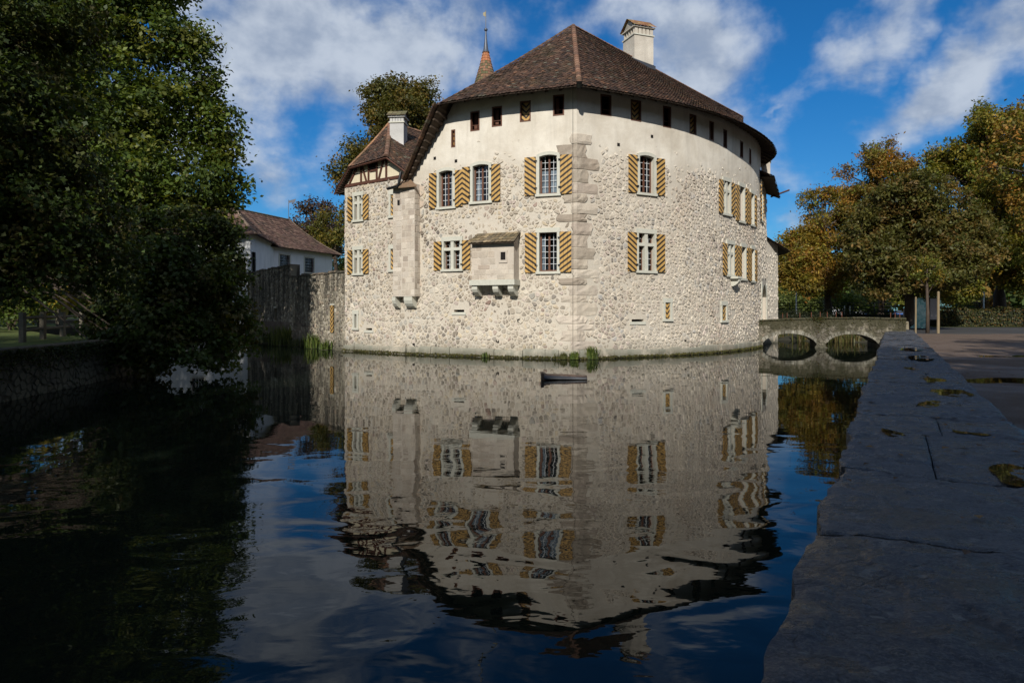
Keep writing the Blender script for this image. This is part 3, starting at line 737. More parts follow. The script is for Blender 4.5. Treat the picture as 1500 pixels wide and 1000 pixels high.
        panes(Fr, a, 0, z0, z1, 2, 6, -.2, win, .035); panes(Fr, 0.001, b, z0, z1, 2, 6, -.2, win, .035)
    elif style == 'hatch':
        o = MB(); 
        for (u0, u1) in ((a, 0), (0, b)):
            q = [(u0, z0), (u1, z0), (u1, z1), (u0, z1)]; o.face([Fr.P(u, v, .045 if bare else -.012) for u, v in q], uv=[(-abs(u)*1.5, v) for u, v in q]); o.face([Fr.P(u, v, -.06) for u, v in q[::-1]], uv=[(-abs(u), v) for u, v in q[::-1]])
        o.build('shutter', M_STRIPE, win)
    if sh[0]: shutter(W, s0-t_-.02-sh[0], s0-t_-.02, z0-.04, z1+(.0 if style != 'arch' else -.06), win, 1); hinges(W, s0-t_-.01, z0, z1, win, -1)
    if sh[1]: shutter(W, s1+t_+.02, s1+t_+.02+sh[1], z0-.04, z1+(.0 if style != 'arch' else -.06), win, -1); hinges(W, s1+t_+.01, z0, z1, win, 1)
    return (s0-t_-.04, s1+t_+.04, z0-.14, z1+.2)
# ================================================================== CASTLE: main building
P0, P1 = (-5.05, 33.0), (2.79, 29.4)
PLAN_L = [P0, (-2.6, 31.55), (-.2, 30.42), P1]
PLAN_R = [P1, (5.6, 30.78), (8.2, 32.4), (10.4, 34.3), (12.2, 36.4), (13.55, 38.3), (14.48, 40.0), (15.15, 41.75), (15.35, 44.5), (15.0, 47.5)]
def smooth_plan(p, n=3):
    out = []
    for i in range(len(p)-1):
        a, b, c, d = p[max(0, i-1)], p[i], p[i+1], p[min(len(p)-1, i+2)]
        if i == 0: a = (2*b[0]-c[0], 2*b[1]-c[1])
        for k in range(n):
            t = k/n; out.append(tuple(.5*((2*b[j])+(-a[j]+c[j])*t+(2*a[j]-5*b[j]+4*c[j]-d[j])*t*t+(-a[j]+3*b[j]-3*c[j]+d[j])*t**3) for j in (0, 1)))
    return out+[p[-1]]
PLAN_R = smooth_plan(PLAN_R); PLAN_L = smooth_plan(PLAN_L, 2)
WL_ = Wall(PLAN_L); WR_ = Wall(PLAN_R); S_END = WR_.cs[18]
ZE = 11.5; APEX = Vector((3.28, 36.5, 17.3)); REND = Vector((18.1, 53.4, 17.2))
castle = thing('castle', (3, 36, 0), 'large pale rubble-stone castle building with rounded wall, brown tiled roof and ochre-black striped shutters', 'castle')
sE = WL_.hit(657)[0]          # where the level eave ends and the sloping verge starts
def top_l(s): return 11.95 if s >= sE+.45 else 11.25+.7*(s-sE)/.45 if s > sE else 8.4+(11.25-8.4)*max(0, s)/sE
def top_r(s): return 11.95
# openings of the left face: (style, px rect, shutters, curtains)
WINS_L = [('arch', (643.5, 664, 250, 303), (.40, .40), (1, 1)), ('arch', (693, 716.5, 241, 295), (.40, .44), (1, 0)), ('arch', (790, 816.5, 227, 284), (.52, .52), (1, 1)),
          ('cross', (650.5, 675, 353, 394), (.42, .42), (0, 0)), ('tall', (790, 816.5, 340.5, 397.5), (.52, .52), (1, 0)),
          ('attic_striped', (661, 667, 190, 216), None, None), ('attic', (689, 702.5, 163, 192), None, None), ('attic', (720.5, 735.5, 156, 185.5), None, None),
          ('attic_striped', (761.5, 777.5, 148, 178.5), None, None), ('attic', (810, 826.5, 139, 169.5), None, None), ('slit', (665, 680, 453.5, 457), None, None)]
WINS_R = [('arch', (936, 957.5, 228, 283), (.50, .50), (0, 1)), ('cross', (934.5, 958, 342, 396.5), (.50, .50), (0, 1)),
          ('cross', (1059.5, 1068.5, 266, 313), (.46, .46), (0, 0)), ('plain', (1082.5, 1089.5, 274, 324), (.46, .46), (0, 0)), ('plain', (1099.3, 1103.5, 284, 329), (.46, .46), (0, 0)),
          ('cross', (1065, 1074, 358, 402.5), (.46, .46), (0, 0)), ('plain', (1085.5, 1091.5, 362, 408), (.46, .46), (0, 0)), ('plain', (1100, 1104, 365, 411), (.46, .46), (0, 0)),
          ('attic', (879.5, 895.5, 139, 169.5), None, None), ('attic_striped', (924, 939, 147, 177.5), None, None), ('attic', (971, 983, 156, 187), None, None), ('attic_striped', (1010, 1020, 168, 197), None, None),
          ('attic', (1039, 1045.5, 178, 206), None, None), ('attic', (1059.5, 1065, 190, 217), None, None), ('attic', (1084, 1088.5, 207, 231.5), None, None), ('attic', (1097.3, 1100.3, 218, 241), None, None),
          ('hatch', (973.5, 981.5, 443, 467), None, None), ('hatch', (1057, 1063.5, 447, 469), None, None), ('slit', (925, 943, 467.5, 471), None, None)]
def build_wins(W, wins, root):
    holes = []; zones = []
    for st, px, sh, cu in wins:
        rc = W.rect(*px); holes.append(rc+[.32 if not st.startswith('attic') else .2])
        zones.append(window(W, rc, st, root, sh or (None, None), cu or (0, 0), D=holes[-1][4]))
    return holes, zones
hl, zl = build_wins(WL_, WINS_L, castle); hr, zr = build_wins(WR_, WINS_R, castle)
wall_l = wall_mesh(WL_, hl, -1.3, top_l, 'wall', M_PLAST, castle)
wall_r = wall_mesh(WR_, hr, -1.3, top_r, 'wall', M_PLAST, castle)
# plaster band edge: noisy height above which no stones show
def edge(x, base, amp=.7): return base+amp*(noise.noise(Vector((x*.45, 3.1, 0)))+.5*noise.noise(Vector((x*1.7, 8.1, 0))))
def patchy(s, z): return 1.0 if noise.noise(Vector((s*.55, z*.75, 21)))+.5*noise.noise(Vector((s*1.6, z*2, 2))) < .44 else .5
def keep_l(s, z): return keep_l0(s, z)*patchy(s, z)
def keep_r(s, z): return keep_r0(s, z)*patchy(s+30, z)
def keep_l0(s, z):
    base = 9.15 if s > 2.8 else 8.3+s*.3
    d_ = z-edge(s, base); return 1.0 if d_ < -.7 else max(0.0, .95-(d_+.7)*1.3) if d_ < .0 else .02
def keep_r0(s, z):
    d_ = z-edge(s+20, 9.35-.02*s); return 1.0 if d_ < -.8 else max(0.0, .95-(d_+.8)*1.1) if d_ < .05 else .03
def wash_l(s, z): return min(.85, max(0.12+.5*(noise.noise(Vector((s*.35, z*.35, 4)))), .25+(z-edge(s, 8.3))*.8))
def wash_r(s, z): return min(.85, max(.30+.45*(noise.noise(Vector((s*.3, z*.3, 9)))), .25+(z-edge(s, 8.5))*.8))
SHQ = (WR_.hit(877)[0])
ql = WL_.hit(821)[0]
def s_for(W, px, k):
    lo, hi = -1.0, W.L
    for _ in range(40):
        m = (lo+hi)/2; p = W.P(m, 0, k)
        if HX+F*p.x/p.y < px: lo = m
        else: hi = m
    return m
so0, so1 = s_for(WL_, 691, .55), s_for(WL_, 754, .55)
OZ0, OZ1 = CAMZ+(HY-410)/F*30.4, CAMZ+(HY-352)/F*30.4
rq = random.Random(3); QB = []; z = .42; qi = 0
while z < 9.5:
    h = rq.uniform(.28, .6); h = min(h, 9.72-z); long_ = qi % 2
    a = rq.uniform(.5, .9) if long_ else rq.uniform(.2, .42); b = rq.uniform(.35, .6) if long_ else rq.uniform(.75, 1.2)
    if z > 9.0: a, b = .3, .75
    QB.append((z, h, a, b)); z += h; qi += 1
qx_l = [(WL_.L-a-.02, 99, z, z+h) for z, h, a, b in QB]; qx_r = [(-1, b+.02, z, z+h) for z, h, a, b in QB]
ex_l = zl+qx_l+[ (so0, so1, OZ0-.3, OZ1+.3), (-1, .75, 3.0, 8.4)]
rubble(WL_, 0.0, WL_.L, .42, top_l, .235, .16, ex_l, keep_l, wall_l, M_STONE, 5, 300, wash=wash_l)
ex_r = zr+qx_r
PAL_R = [((.46, .39, .30), 6), ((.52, .45, .35), 6), ((.38, .32, .25), 3), ((.26, .22, .18), 1.6), ((.46, .37, .31), 3), ((.36, .34, .31), 2), ((.18, .16, .14), .6)]
PAL_R = greyer(PAL_R)
def top_vis(s): return 10.2
rubble(WR_, 0.0, S_END+.5, .42, top_vis, .225, .155, ex_r, keep_r, wall_r, M_STONE, 6, 300, pal=PAL_R, wash=wash_r)
# quoins: big worn blocks wrapped round the corner
rnd = random.Random(3)
for (z, h, a, b) in QB:
    lowp = z < 3.0
    k = rnd.uniform(.02, .055) if not lowp else rnd.uniform(.015, .035); g = .018
    col = rnd.choice([(.36, .31, .245), (.42, .36, .29), (.31, .26, .205), (.48, .42, .34), (.39, .33, .27), (.50, .44, .36)])
    if lowp: col = rnd.choice([(.47, .41, .33), (.50, .43, .36), (.44, .38, .31), (.53, .46, .38)])
    mb = MB(); rows = []
    for r_ in range(4):
        zz = z+g+(h-2*g)*r_/3+(rnd.uniform(-.035, .035) if r_ in (1, 2) else rnd.uniform(-.01, .01)); q = []
        j1, j2 = rnd.uniform(-.08, .08), rnd.uniform(-.08, .08); e = .75 if r_ in (0, 3) else 1.0
        K = lambda: (k+rnd.uniform(-.016, .028))*(.55 if r_ in (0, 3) else 1)
        q = [WL_.P(WL_.L-a+j1, zz, -.02), WL_.P(WL_.L-a+j1+.04, zz+rnd.uniform(-.02, .02), K()), WL_.P(WL_.L-a*.66, zz+rnd.uniform(-.02, .02), K()), WL_.P(WL_.L-a*.3, zz, K()), WR_.P(0, zz, 0)+Vector((0, -K()*1.1, 0)),
             WR_.P(b*.25, zz+rnd.uniform(-.02, .02), K()), WR_.P(b*.5, zz+rnd.uniform(-.02, .02), K()), WR_.P(b*.75, zz, K()), WR_.P(b+j2-.04, zz, K()), WR_.P(b+j2, zz, -.02)]
        rows.append(q)
    vs = [p for q in rows for p in q]; n9 = 10
    mb.poly(vs, [(r_*n9+i, r_*n9+i+1, (r_+1)*n9+i+1, (r_+1)*n9+i) for i in range(n9-1) for r_ in range(3)]+[tuple(range(n9))[::-1], tuple(range(3*n9, 4*n9))], col); mb.build('quoin', M_STONE, wall_r)
for i, (zz, a, b, h) in enumerate([(3.15, .1, .85, .5), (3.7, .15, .65, .45), (4.2, .1, .8, .7), (4.95, .15, .75, .75), (5.75, .1, .9, .5), (6.3, .2, .8, .6), (6.95, .15, 1.0, .5), (7.5, .25, 1.05, .6)]):
    mb = MB(); c0 = rnd.choice([(.50, .41, .32), (.54, .46, .37), (.46, .38, .30)]); Fr = WL_.frame(.5)
    o_ = WL_.L*0; vs = [(a+rnd.uniform(-.05, .05), zz+.02), (b+rnd.uniform(-.05, .05), zz+.03), (b+rnd.uniform(-.05, .05), zz+h-.03), (a+rnd.uniform(-.05, .05), zz+h-.02)]
    vs = chaikin(vs); L = len(vs); cx_, cz_ = (a+b)/2, zz+h/2
    mb.poly([WL_.P(x, y, -.01) for x, y in vs]+[WL_.P(cx_+(x-cx_)*.88, cz_+(y-cz_)*.88, .045) for x, y in vs], [(j, (j+1) % L, L+(j+1) % L, L+j) for j in range(L)]+[tuple(range(L, 2*L))], c0)
    mb.build('quoin', M_STONE, wall_l)
# plinth of squared blocks at the water
def plinth(W, s0, s1, parent, seed, z1=.36):
    r = random.Random(seed); s = s0
    while s < s1:
        L = r.uniform(.6, 1.5); e = min(s1, s+L); mb = MB(); N = max(2, int((e-s)/.35)); k = r.uniform(.09, .15); zt = z1+r.uniform(-.05, .05)
        a = s+.012; b = e-.012
        for i in range(N):
            u0, u1 = a+(b-a)*i/N, a+(b-a)*(i+1)/N
            mb.hexa([W.P(u0, -.5, k+.02), W.P(u1, -.5, k+.02), W.P(u1, -.5, -.05), W.P(u0, -.5, -.05), W.P(u0, zt, k), W.P(u1, zt, k), W.P(u1, zt+.03, -.05), W.P(u0, zt+.03, -.05)], r.choice([(.38, .37, .30), (.42, .40, .33), (.34, .34, .28)]))
        mb.build('plinth_block', M_STONE, parent); s = e
plinth(WL_, 0.02, WL_.L-.05, wall_l, 4); plinth(WR_, 0.08, S_END, wall_r, 5)
def moss(W, s0, s1, parent, seed):
    r = random.Random(seed); mb = MB(); s = s0
    while s < s1:
        k = .12+r.uniform(0, .05); p = W.P(s, r.uniform(.0, .10)**1.2, k); 
        for _ in range(3):
            dd = Vector((r.uniform(-.07, .07), r.uniform(-.04, .02), r.uniform(.02, .09)))
            a = p+Vector((r.uniform(-.05, .05), 0, 0)); mb.face([a, a+Vector((.05, 0, 0)), a+dd+Vector((.05, 0, 0)), a+dd], r.choice([(.05, .055, .015), (.08, .07, .02), (.04, .035, .015)]))
        s += r.uniform(.01, .05)
    mb.build('moss', M_PIECE, parent, kind='stuff')
moss(WL_, 0, WL_.L, wall_l, 1); moss(WR_, 0, S_END, wall_r, 2)
# ---- roof
def off(W, s, k): p = W.P(s, 0, k); return Vector((p.x, p.y))
OV = .88
EC = Vector((2.80, 28.40, ZE)); EL = Vector((-3.36, 31.0, 11.42)); _v = WL_.P(WL_.hit(600)[0], 0, .28); VB = Vector((_v.x, _v.y, 8.3))
Er = [EC]+[Vector((*off(WR_, s, OV), ZE)) for s in WR_.cs[1:]]
Elm = [EL]+[Vector((*off(WL_, s, OV), ZE)) for s in (2.6, 4.2, 5.8, 7.2)]+[EC]
roof_l, S_l = tiles(Elm, [APEX-Vector((.03, .03, 0)), APEX], castle, 21, kick=.18)
roof_r, S_r = tiles(Er, [APEX, REND], castle, 22, kick=.15)
def stone_cap(u): return S_r(0.0, u)+Vector((0, 0, .05))
ridge_caps(EC, APEX, roof_r, lambda u: S_r(0.0, u)+Vector((0, 0, .06)), seed=2)
ridge_caps(APEX, REND, roof_r, seed=3)
ridge_caps(EL, APEX, roof_l, lambda u: S_l(0.0, u)+Vector((0, 0, .04)), r=.10, seed=4, cols=((.10, .06, .04), (.13, .075, .05), (.08, .05, .035)))
# left slope down to the verge
back = Vector((.385, .923, 0))
tiles([VB+back*9, VB], [APEX+back*.5, EL], castle, 23, kick=0.0, tw=.4, ex=.4)
mbk = MB()   # rear slope, closes the roof
mbk.face([APEX, REND, REND+Vector((-9, 7, -6)), VB+back*9]); mbk.face([REND, Er[-1], Er[-1]+Vector((-12, 10, 0)), REND+Vector((-9, 7, -6))])
mbk.build('rear_roof_slope', M_SOFF, castle)
# soffit boards and rafter tails
sf = MB()
def soffit(pts_out, W, ss):
    for i in range(len(ss)-1):
        a, b = ss[i], ss[i+1]; p, q = off(W, a, -.02), off(W, b, -.02)
        sf.face([pts_out[i]+Vector((0, 0, -.07)), pts_out[i+1]+Vector((0, 0, -.07)), Vector((q.x, q.y, ZE+.44)), Vector((p.x, p.y, ZE+.44))])
soffit(Er, WR_, WR_.cs); 
soffit(Elm, WL_, [sE-.3, 2.6, 4.2, 5.8, 7.2, WL_.L])
sf.build('soffit', M_SOFF, castle)
vg = MB(); vg.face([VB+Vector((0, 0, -.07)), EL+Vector((0, 0, -.07)), WL_.P(sE, 11.35, -.02), WL_.P(-.1, 8.4, -.02)]); vg.build('verge_soffit', M_SOFF, castle)
def rafter(p_out, p_in, parent):
    t = (p_in-p_out); sd = t.cross(Vector((0, 0, 1))).normalized()*.055; dn = Vector((0, 0, -.13)); mb = MB()
    mb.hexa([p_out-sd+dn*.6, p_out+sd+dn*.6, p_in+sd+dn, p_in-sd+dn, p_out-sd, p_out+sd, p_in+sd, p_in-sd]); mb.build('rafter', M_SOFF, parent)
s = .5
while s < WR_.L-3:
    o_ = WR_.P(s, ZE-.07+.03, OV-.1); i_ = WR_.P(s, ZE+.42, -.0); rafter(o_, i_, roof_r); s += .62
s = sE+.1
while s < WL_.L-.2:
    o_ = WL_.P(s, ZE-.04, OV-.12); i_ = WL_.P(s, ZE+.42, 0); rafter(o_, i_, roof_l); s += .62
for i in range(11):      # verge: tile battens seen end-on
    u = (i+.5)/11; p = VB.lerp(EL, u)+Vector((0, 0, -.1)); q = WL_.P(sE*u, 8.35+(11.25-8.35)*u, -.0); rafter(p, q, roof_l)
# verge tile course edge
vt = MB()
for i in range(24):
    u0 = i/24; u1 = (i+1.15)/24; a = VB.lerp(EL, u0); b = VB.lerp(EL, min(1, u1)); up = Vector((-.3, -.1, .10)); col = pick(rnd, TPAL)
    ou = Vector((-.42*.3, -.9*.3, 0)); ih = Vector((.42*.6, .9*.6, 0)); nn = Vector((-.75, -.1, .65))
    vt.hexa([a+ou+nn*.01, b+ou+nn*.01, b+ih+nn*.01, a+ih+nn*.01, a+ou+nn*.09, b+ou+nn*.05, b+ih+nn*.05, a+ih+nn*.09], col)
vt.build('verge_tiles', M_TILE, roof_l, kind='stuff')
# corner finial under the hip, rain chain line on the corner
cd = MB(); cd.tube([(2.80, 28.43, 11.36), (2.80, 28.38, 11.62)], [.10, .13], 8); cd.build('hip_end_tile', M_TILE, castle)
cb = MB(); cb.tube([(2.62, 29.40, 11.9), (2.62, 29.38, .4)], .007, 5); cb.build('lightning_cable', M_IRON, castle)

def chimney(c, w_, d_, z0, z1, root, rot=0.0, name='chimney', capcols=TPAL, gable=True, mat_=None):
    """rendered stack, slotted vent band, small tiled gable cap"""
    ca, sa = math.cos(rot), math.sin(rot)
    def T(x, y, z): return Vector((c[0]+x*ca-y*sa, c[1]+x*sa+y*ca, z))
    def bx(mb, x0, x1, y0, y1, a, b, col=None): mb.hexa([T(x0, y0, a), T(x1, y0, a), T(x1, y1, a), T(x0, y1, a), T(x0, y0, b), T(x1, y0, b), T(x1, y1, b), T(x0, y1, b)], col)
    W2, D2 = w_/2, d_/2; zb = z1-.95*min(1.2, w_)
    st = MB(); bx(st, -W2, W2, -D2, D2, z0, zb); st_ = st.build(name, mat_ or M_WHITE2, root)
    mb = MB(); bx(mb, -W2-.05, W2+.05, -D2-.05, D2+.05, zb, zb+.07); mb.build('vent_ledge', M_SURR, st_)
    hb = .30*w_
    for nn, (A, B) in ((5, (0, 0)),):
        pr = MB()
        for i in range(nn):
            x = -W2+w_*(i+.5)/nn-w_*.04; pr.hexa([T(x-.04, -D2, zb+.07), T(x+.12*w_, -D2, zb+.07), T(x+.12*w_, -D2+.12, zb+.07), T(x-.04, -D2+.12, zb+.07)]+[T(x-.04, -D2, zb+.07+hb), T(x+.12*w_, -D2, zb+.07+hb), T(x+.12*w_, -D2+.12, zb+.07+hb), T(x-.04, -D2+.12, zb+.07+hb)])
            y = -D2+d_*(i+.5)/nn
            for sx in (-1, 1): pr.hexa([T(sx*(W2-.06)-.06, y-.05, zb+.07), T(sx*(W2-.06)+.06, y-.05, zb+.07), T(sx*(W2-.06)+.06, y+.05, zb+.07), T(sx*(W2-.06)-.06, y+.05, zb+.07)]+[T(sx*(W2-.06)-.06, y-.05, zb+.07+hb), T(sx*(W2-.06)+.06, y-.05, zb+.07+hb), T(sx*(W2-.06)+.06, y+.05, zb+.07+hb), T(sx*(W2-.06)-.06, y+.05, zb+.07+hb)])
        pr.build('vent_pier', mat_ or M_WHITE2, st_)
    ins = MB(); bx(ins, -W2+.2, W2-.2, -D2+.2, D2-.2, zb+.07, zb+.07+hb); ins.build('flue', M_DARK, st_)
    zc = zb+.07+hb; cap = MB(); bx(cap, -W2-.08, W2+.08, -D2-.08, D2+.08, zc, zc+.06)
    cap.build('vent_slab', mat_ or M_WHITE2, st_)
    rt = MB(); zr_ = z1; r2 = random.Random(int(c[0]*10)); nr = 5; nc = max(4, int(w_/.17))
    for side in (-1, 1):
        for j in range(nr):
            v0, v1 = j/nr, min(1, (j+1.2)/nr)
            y0, y1 = side*(D2+.16)*(1-v0), side*(D2+.16)*(1-v1); a, b = zc+.06+(zr_-zc-.06)*v0, zc+.06+(zr_-zc-.06)*v1
            for i in range(nc):
                x0 = -W2-.14+(w_+.28)*i/nc; x1 = x0+(w_+.28)/nc-.012; q = r2.uniform(-.01, .01)
                rt.poly([T(x0, y0, a+.05+q), T(x1, y0, a+.05+q), T(x1, y1, b+.015), T(x0, y1, b+.015), T(x0, y0, a+.02), T(x1, y0, a+.02)], [(0, 1, 2, 3), (4, 5, 1, 0)], pick(r2, capcols))
    for sx in (-1, 1):
        rt.poly([T(sx*W2, -D2, zc+.05), T(sx*W2, D2, zc+.05), T(sx*W2, 0, zr_-.06)], [(0, 1, 2)], (.4, .36, .3))
    rt.build('cap_tiles', M_TILE, st_, kind='stuff')
    fl = MB(); bx(fl, -W2-.1, W2+.1, -D2-.12, D2+.12, z0-.1, z0+.0); 
    return st_
M_WHITE2 = mat('chimney_render', plaster_fn((0.54, 0.49, 0.41), (0.60, 0.55, 0.46), (0.44, 0.39, 0.32)))
ORP = [((.26, .13, .06), 3), ((.32, .19, .09), 2), ((.20, .10, .06), 2), ((.30, .25, .12), 1)]
chimney((7.65, 41.4), 1.3, 1.35, 15.8, 19.65, castle, R(20), capcols=ORP)
ldm = MB(); ldm.hexa([(6.7, 40.2, 16.9), (8.6, 40.9, 16.5), (8.4, 41.6, 17.0), (6.5, 40.9, 17.3), (6.7, 40.15, 17.1), (8.6, 40.85, 16.7), (8.4, 41.6, 17.2), (6.5, 40.9, 17.5)]); ldm.build('lead_flashing', M_LEAD, castle)

# ---- garderobe bay on corbels with its own tiled pent roof
Fb = WL_.frame((so0+so1)/2); hw = (so1-so0)/2; NB = .55
bay = MB(); bay.fbox(Fb, -hw, hw, OZ0, OZ1-.1, 0, NB)
P = Fb.P
bay.poly([P(-hw, OZ1-.1, NB), P(hw, OZ1-.1, NB), P(hw, OZ1-.1, 0), P(-hw, OZ1-.1, 0), P(hw, OZ1+.33, 0), P(-hw, OZ1+.33, 0)], [(1, 2, 4), (0, 5, 3)])
bay_o = bay.build('garderobe_bay', M_PINK, castle)
Wb = Wall([(P(-hw, 0, NB).x, P(-hw, 0, NB).y), (P(hw, 0, NB).x, P(hw, 0, NB).y), (P(hw, 0, 0.02).x, P(hw, 0, 0.02).y)])
PALB = [((.50, .44, .36), 5), ((.55, .49, .41), 4), ((.45, .385, .31), 3), ((.38, .32, .26), 1.5)]
bw = [hw*2-.62, hw*2-.38, OZ0+.85, OZ0+1.2]
ashlar(Wb, 0, 2*hw, OZ0+.01, OZ1-.12, bay_o, 31, PALB, excl=[bw])
bo = MB(); Fw = Wb.frame(hw*2-.5); bo.fbox(Fw, -.12, .12, bw[2], bw[3], -.02, .006); bo.build('peephole', M_DARK, bay_o)
bo = MB(); 
bo.fbox(Fw, -.18, -.12, bw[2]-.0, bw[3], -.02, .04); bo.fbox(Fw, .12, .18, bw[2], bw[3], -.02, .04); bo.fbox(Fw, -.2, .2, bw[3], bw[3]+.08, -.02, .04); bo.fbox(Fw, -.2, .2, bw[2]-.12, bw[2], -.02, .04); bo.build('peephole_surround', M_PINK, bay_o)
tiles([P(-hw-.12, OZ1-.14, NB+.22), P(hw+.12, OZ1-.14, NB+.22)], [P(-hw-.0, OZ1+.36, -.0), P(hw+.1, OZ1+.36, -.0)], castle, 33, kick=0, pal=[((.20, .15, .09), 3), ((.15, .12, .08), 3), ((.26, .2, .12), 2)])
sl = MB(); sl.fbox(Fb, -hw-.1, hw+.06, OZ0-.24, OZ0-.002, 0, NB+.08); sl.build('corbel_slab', M_SURR, bay_o)
def corbel(Fr, x, w_, z1, h, n1, parent):
    mb = MB(); prof = [(n1, z1), (n1, z1-h*.35), (n1*.86, z1-h*.62), (n1*.6, z1-h*.84), (n1*.25, z1-h), (0, z1-h)]
    a = [Fr.P(x-w_/2, z, k) for k, z in prof]+[Fr.P(x-w_/2, z1, 0)]; b = [Fr.P(x+w_/2, z, k) for k, z in prof]+[Fr.P(x+w_/2, z1, 0)]; L = len(a)
    mb.poly(a+b, [tuple(range(L)), tuple(range(L, 2*L))[::-1]]+[(i, i+L, (i+1) % L+L, (i+1) % L) for i in range(L)]); mb.build('corbel', M_SURR, parent)
for x in (-hw+.12, .12, hw-.16): corbel(Fb, x, .26, OZ0-.242, .48, NB, bay_o)
# spout bracket on the right face
Fs = WR_.frame(WR_.hit(1072)[0]); sb = MB(); sb.fbox(Fs, -.3, .3, 3.75, 3.86, 0, .45); sb.build('stone_shelf', M_SURR, castle); corbel(Fs, .0, .24, 3.748, .38, .42, castle)
# little putlog holes
for (W, pxs) in ((WL_, [(637, 232), (668, 236), (729, 500), (606, 505), (760, 470)]), (WR_, [(906, 212), (955, 200), (1040, 380), (1004, 498), (1046, 352)])):
    for (px, py) in pxs:
        s_, z_ = W.hit(px, py); Fr = W.frame(s_); hb = MB(); hb.fbox(Fr, -.07, .07, z_-.07, z_+.07, -.05, .012); hb.build('putlog_hole', M_DARK, castle)

# ================================================================== CASTLE: left wing with timbered gable
PLW = [(-8.72, 35.6), P0]
WW = Wall(PLW)
wing = thing('castle_wing', (-7, 37, 0), 'narrow castle wing with half-timbered gable and hipped tile roof, left of the main stone building', 'castle wing')
WINS_W = [('cross', (519.5, 530.5, 287, 322), (.34, .40), (0, 0)), ('cross', (519.5, 530.5, 366, 400), (.34, .40), (0, 0)),
          ('hatch', (572.6, 577.6, 285, 316), None, None), ('hatch', (572.6, 577.6, 364.5, 395), None, None), ('slot', (519.5, 523.5, 460, 480), None, None), ('slit', (536, 545, 480.5, 483.5), None, None)]
hw_, zw_ = build_wins(WW, WINS_W, wing)
ZG = 8.55
wall_w = wall_mesh(WW, hw_, -1.3, lambda s: ZG, 'wall', M_PLAST, wing)
sd_ = MB(); a = WW.P(0, -1.3, 0); b = a+Vector((.578*9, .816*9, 0))*1.0
sd_.face([b, a, Vector((a.x, a.y, ZG)), Vector((b.x, b.y, ZG))]); sd_.build('side_wall', M_PLAST, wing)
rubble(WW, 0, WW.L-.02, .42, lambda s: ZG+.05, .235, .165, zw_+[(WW.L-.75, 99, 3.0, 8.2)], lambda s, z: 1, wall_w, M_STONE, 41, 300, wash=lambda s, z: .12+.2*noise.noise(Vector((s*.5, z*.4, 2))))
plinth(WW, 0.05, WW.L-.02, wall_w, 8, .34); moss(WW, 0, WW.L, wall_w, 5)
# roof points
JL = Vector((-8.35, 34.95, 9.45)); JR = Vector((-6.15, 33.4, 9.65)); VL = Vector((-9.28, 35.65, 8.25)); VR = Vector((-5.0, 32.75, 8.75)); T = Vector((-6.65, 37.3, 12.35)); R2 = Vector((-4.3, 39.3, 12.1))
roof_f, S_f = tiles([JL, JR], [T-Vector((.05, 0, 0)), T], wing, 51, kick=.1)
roof_rr, S_rr = tiles([JR, VR, Vector((-3.2, 34.6, 8.9))], [T, R2], wing, 52, kick=.1)
bk = Vector((.578, .816, 0))
tiles([VL+bk*7, VL, JL], [T+bk*4, T-Vector((0, .1, 0)), T], wing, 53, kick=0, tw=.3, ex=.3)
ridge_caps(JR, T, roof_f, lambda u: S_rr(0.0, u)+Vector((0, 0, .05)), seed=8, cols=((.17, .10, .07), (.22, .12, .08)))
ridge_caps(JL, T, roof_f, lambda u: S_f(0.0, u)+Vector((0, 0, .04)), r=.08, seed=9, cols=((.32, .17, .09), (.26, .15, .09)))
ridge_caps(T, R2, roof_rr, seed=10)
# verge planks left (underside seen) with batten ends
for i in range(12):
    u = (i+.5)/12; p = VL.lerp(JL, u)+Vector((0, 0, -.05)); q = WW.P(.05+.45*u, 8.5+.95*u, -.3); rafter(p+Vector((0, 0, -.02)), q, roof_f)
vs_ = MB(); vs_.face([VL+Vector((0, 0, -.04)), JL+Vector((0, 0, -.04)), WW.P(.5, 9.6, -.3), WW.P(.0, 8.6, -.3)]); vs_.face([JL+Vector((0, 0, -.04)), JR+Vector((0, 0, -.04)), WW.P(2.95, 9.8, -.1), WW.P(.5, 9.6, -.1)]); vs_.face([JR+Vector((0, 0, -.04)), VR+Vector((0, 0, -.04)), WW.P(WW.L+.2, 8.8, -.1), WW.P(2.95, 9.8, -.1)])
vs_.build('verge_soffit', M_SOFF, wing)
vb = MB()
for (p, q) in ((VL, JL), (JL, JR), (JR, VR)): vb.tube([p+Vector((0, -.02, -.09)), q+Vector((0, -.02, -.09))], .045, 4)
vb.build('bargeboard', M_BEAM, wing)
# timbered gable panel
gp = MB(); G = [(0.0, ZG), (WW.L, ZG), (WW.L, 8.8), (3.0, 9.78), (.55, 9.55), (0.0, 8.7)]
gp.poly([WW.P(s, z, -.02) for s, z in G]+[WW.P(s, z, -.25) for s, z in G], [tuple(range(6)), (0, 6, 7, 1), (0, 5, 11, 6)])
gable = gp.build('timbered_gable', M_FACH, wing)
def beam(x0, z0, x1, z1, w_=.11, k=.03):
    a = Vector((x0, z0)); b = Vector((x1, z1)); t = (b-a).normalized(); q = Vector((-t.y, t.x))*w_/2
    c = [a-q, b-q, b+q, a+q]; mb = MB()
    mb.hexa([WW.P(p.x, p.y, k) for p in c]+[WW.P(p.x, p.y, -.03) for p in c]); mb.build('beam', M_BEAM, gable)
def gx(px): return WW.hit(px)[0]
beam(-.02, ZG+.03, WW.L+.02, ZG+.08, .15, .05)
for i, (xa, xb) in enumerate([(529, 529), (540, 540), (552, 552), (566, 566)]): beam(gx(xa), ZG+.1, gx(xb), 9.6, .10, .030+.003*i)
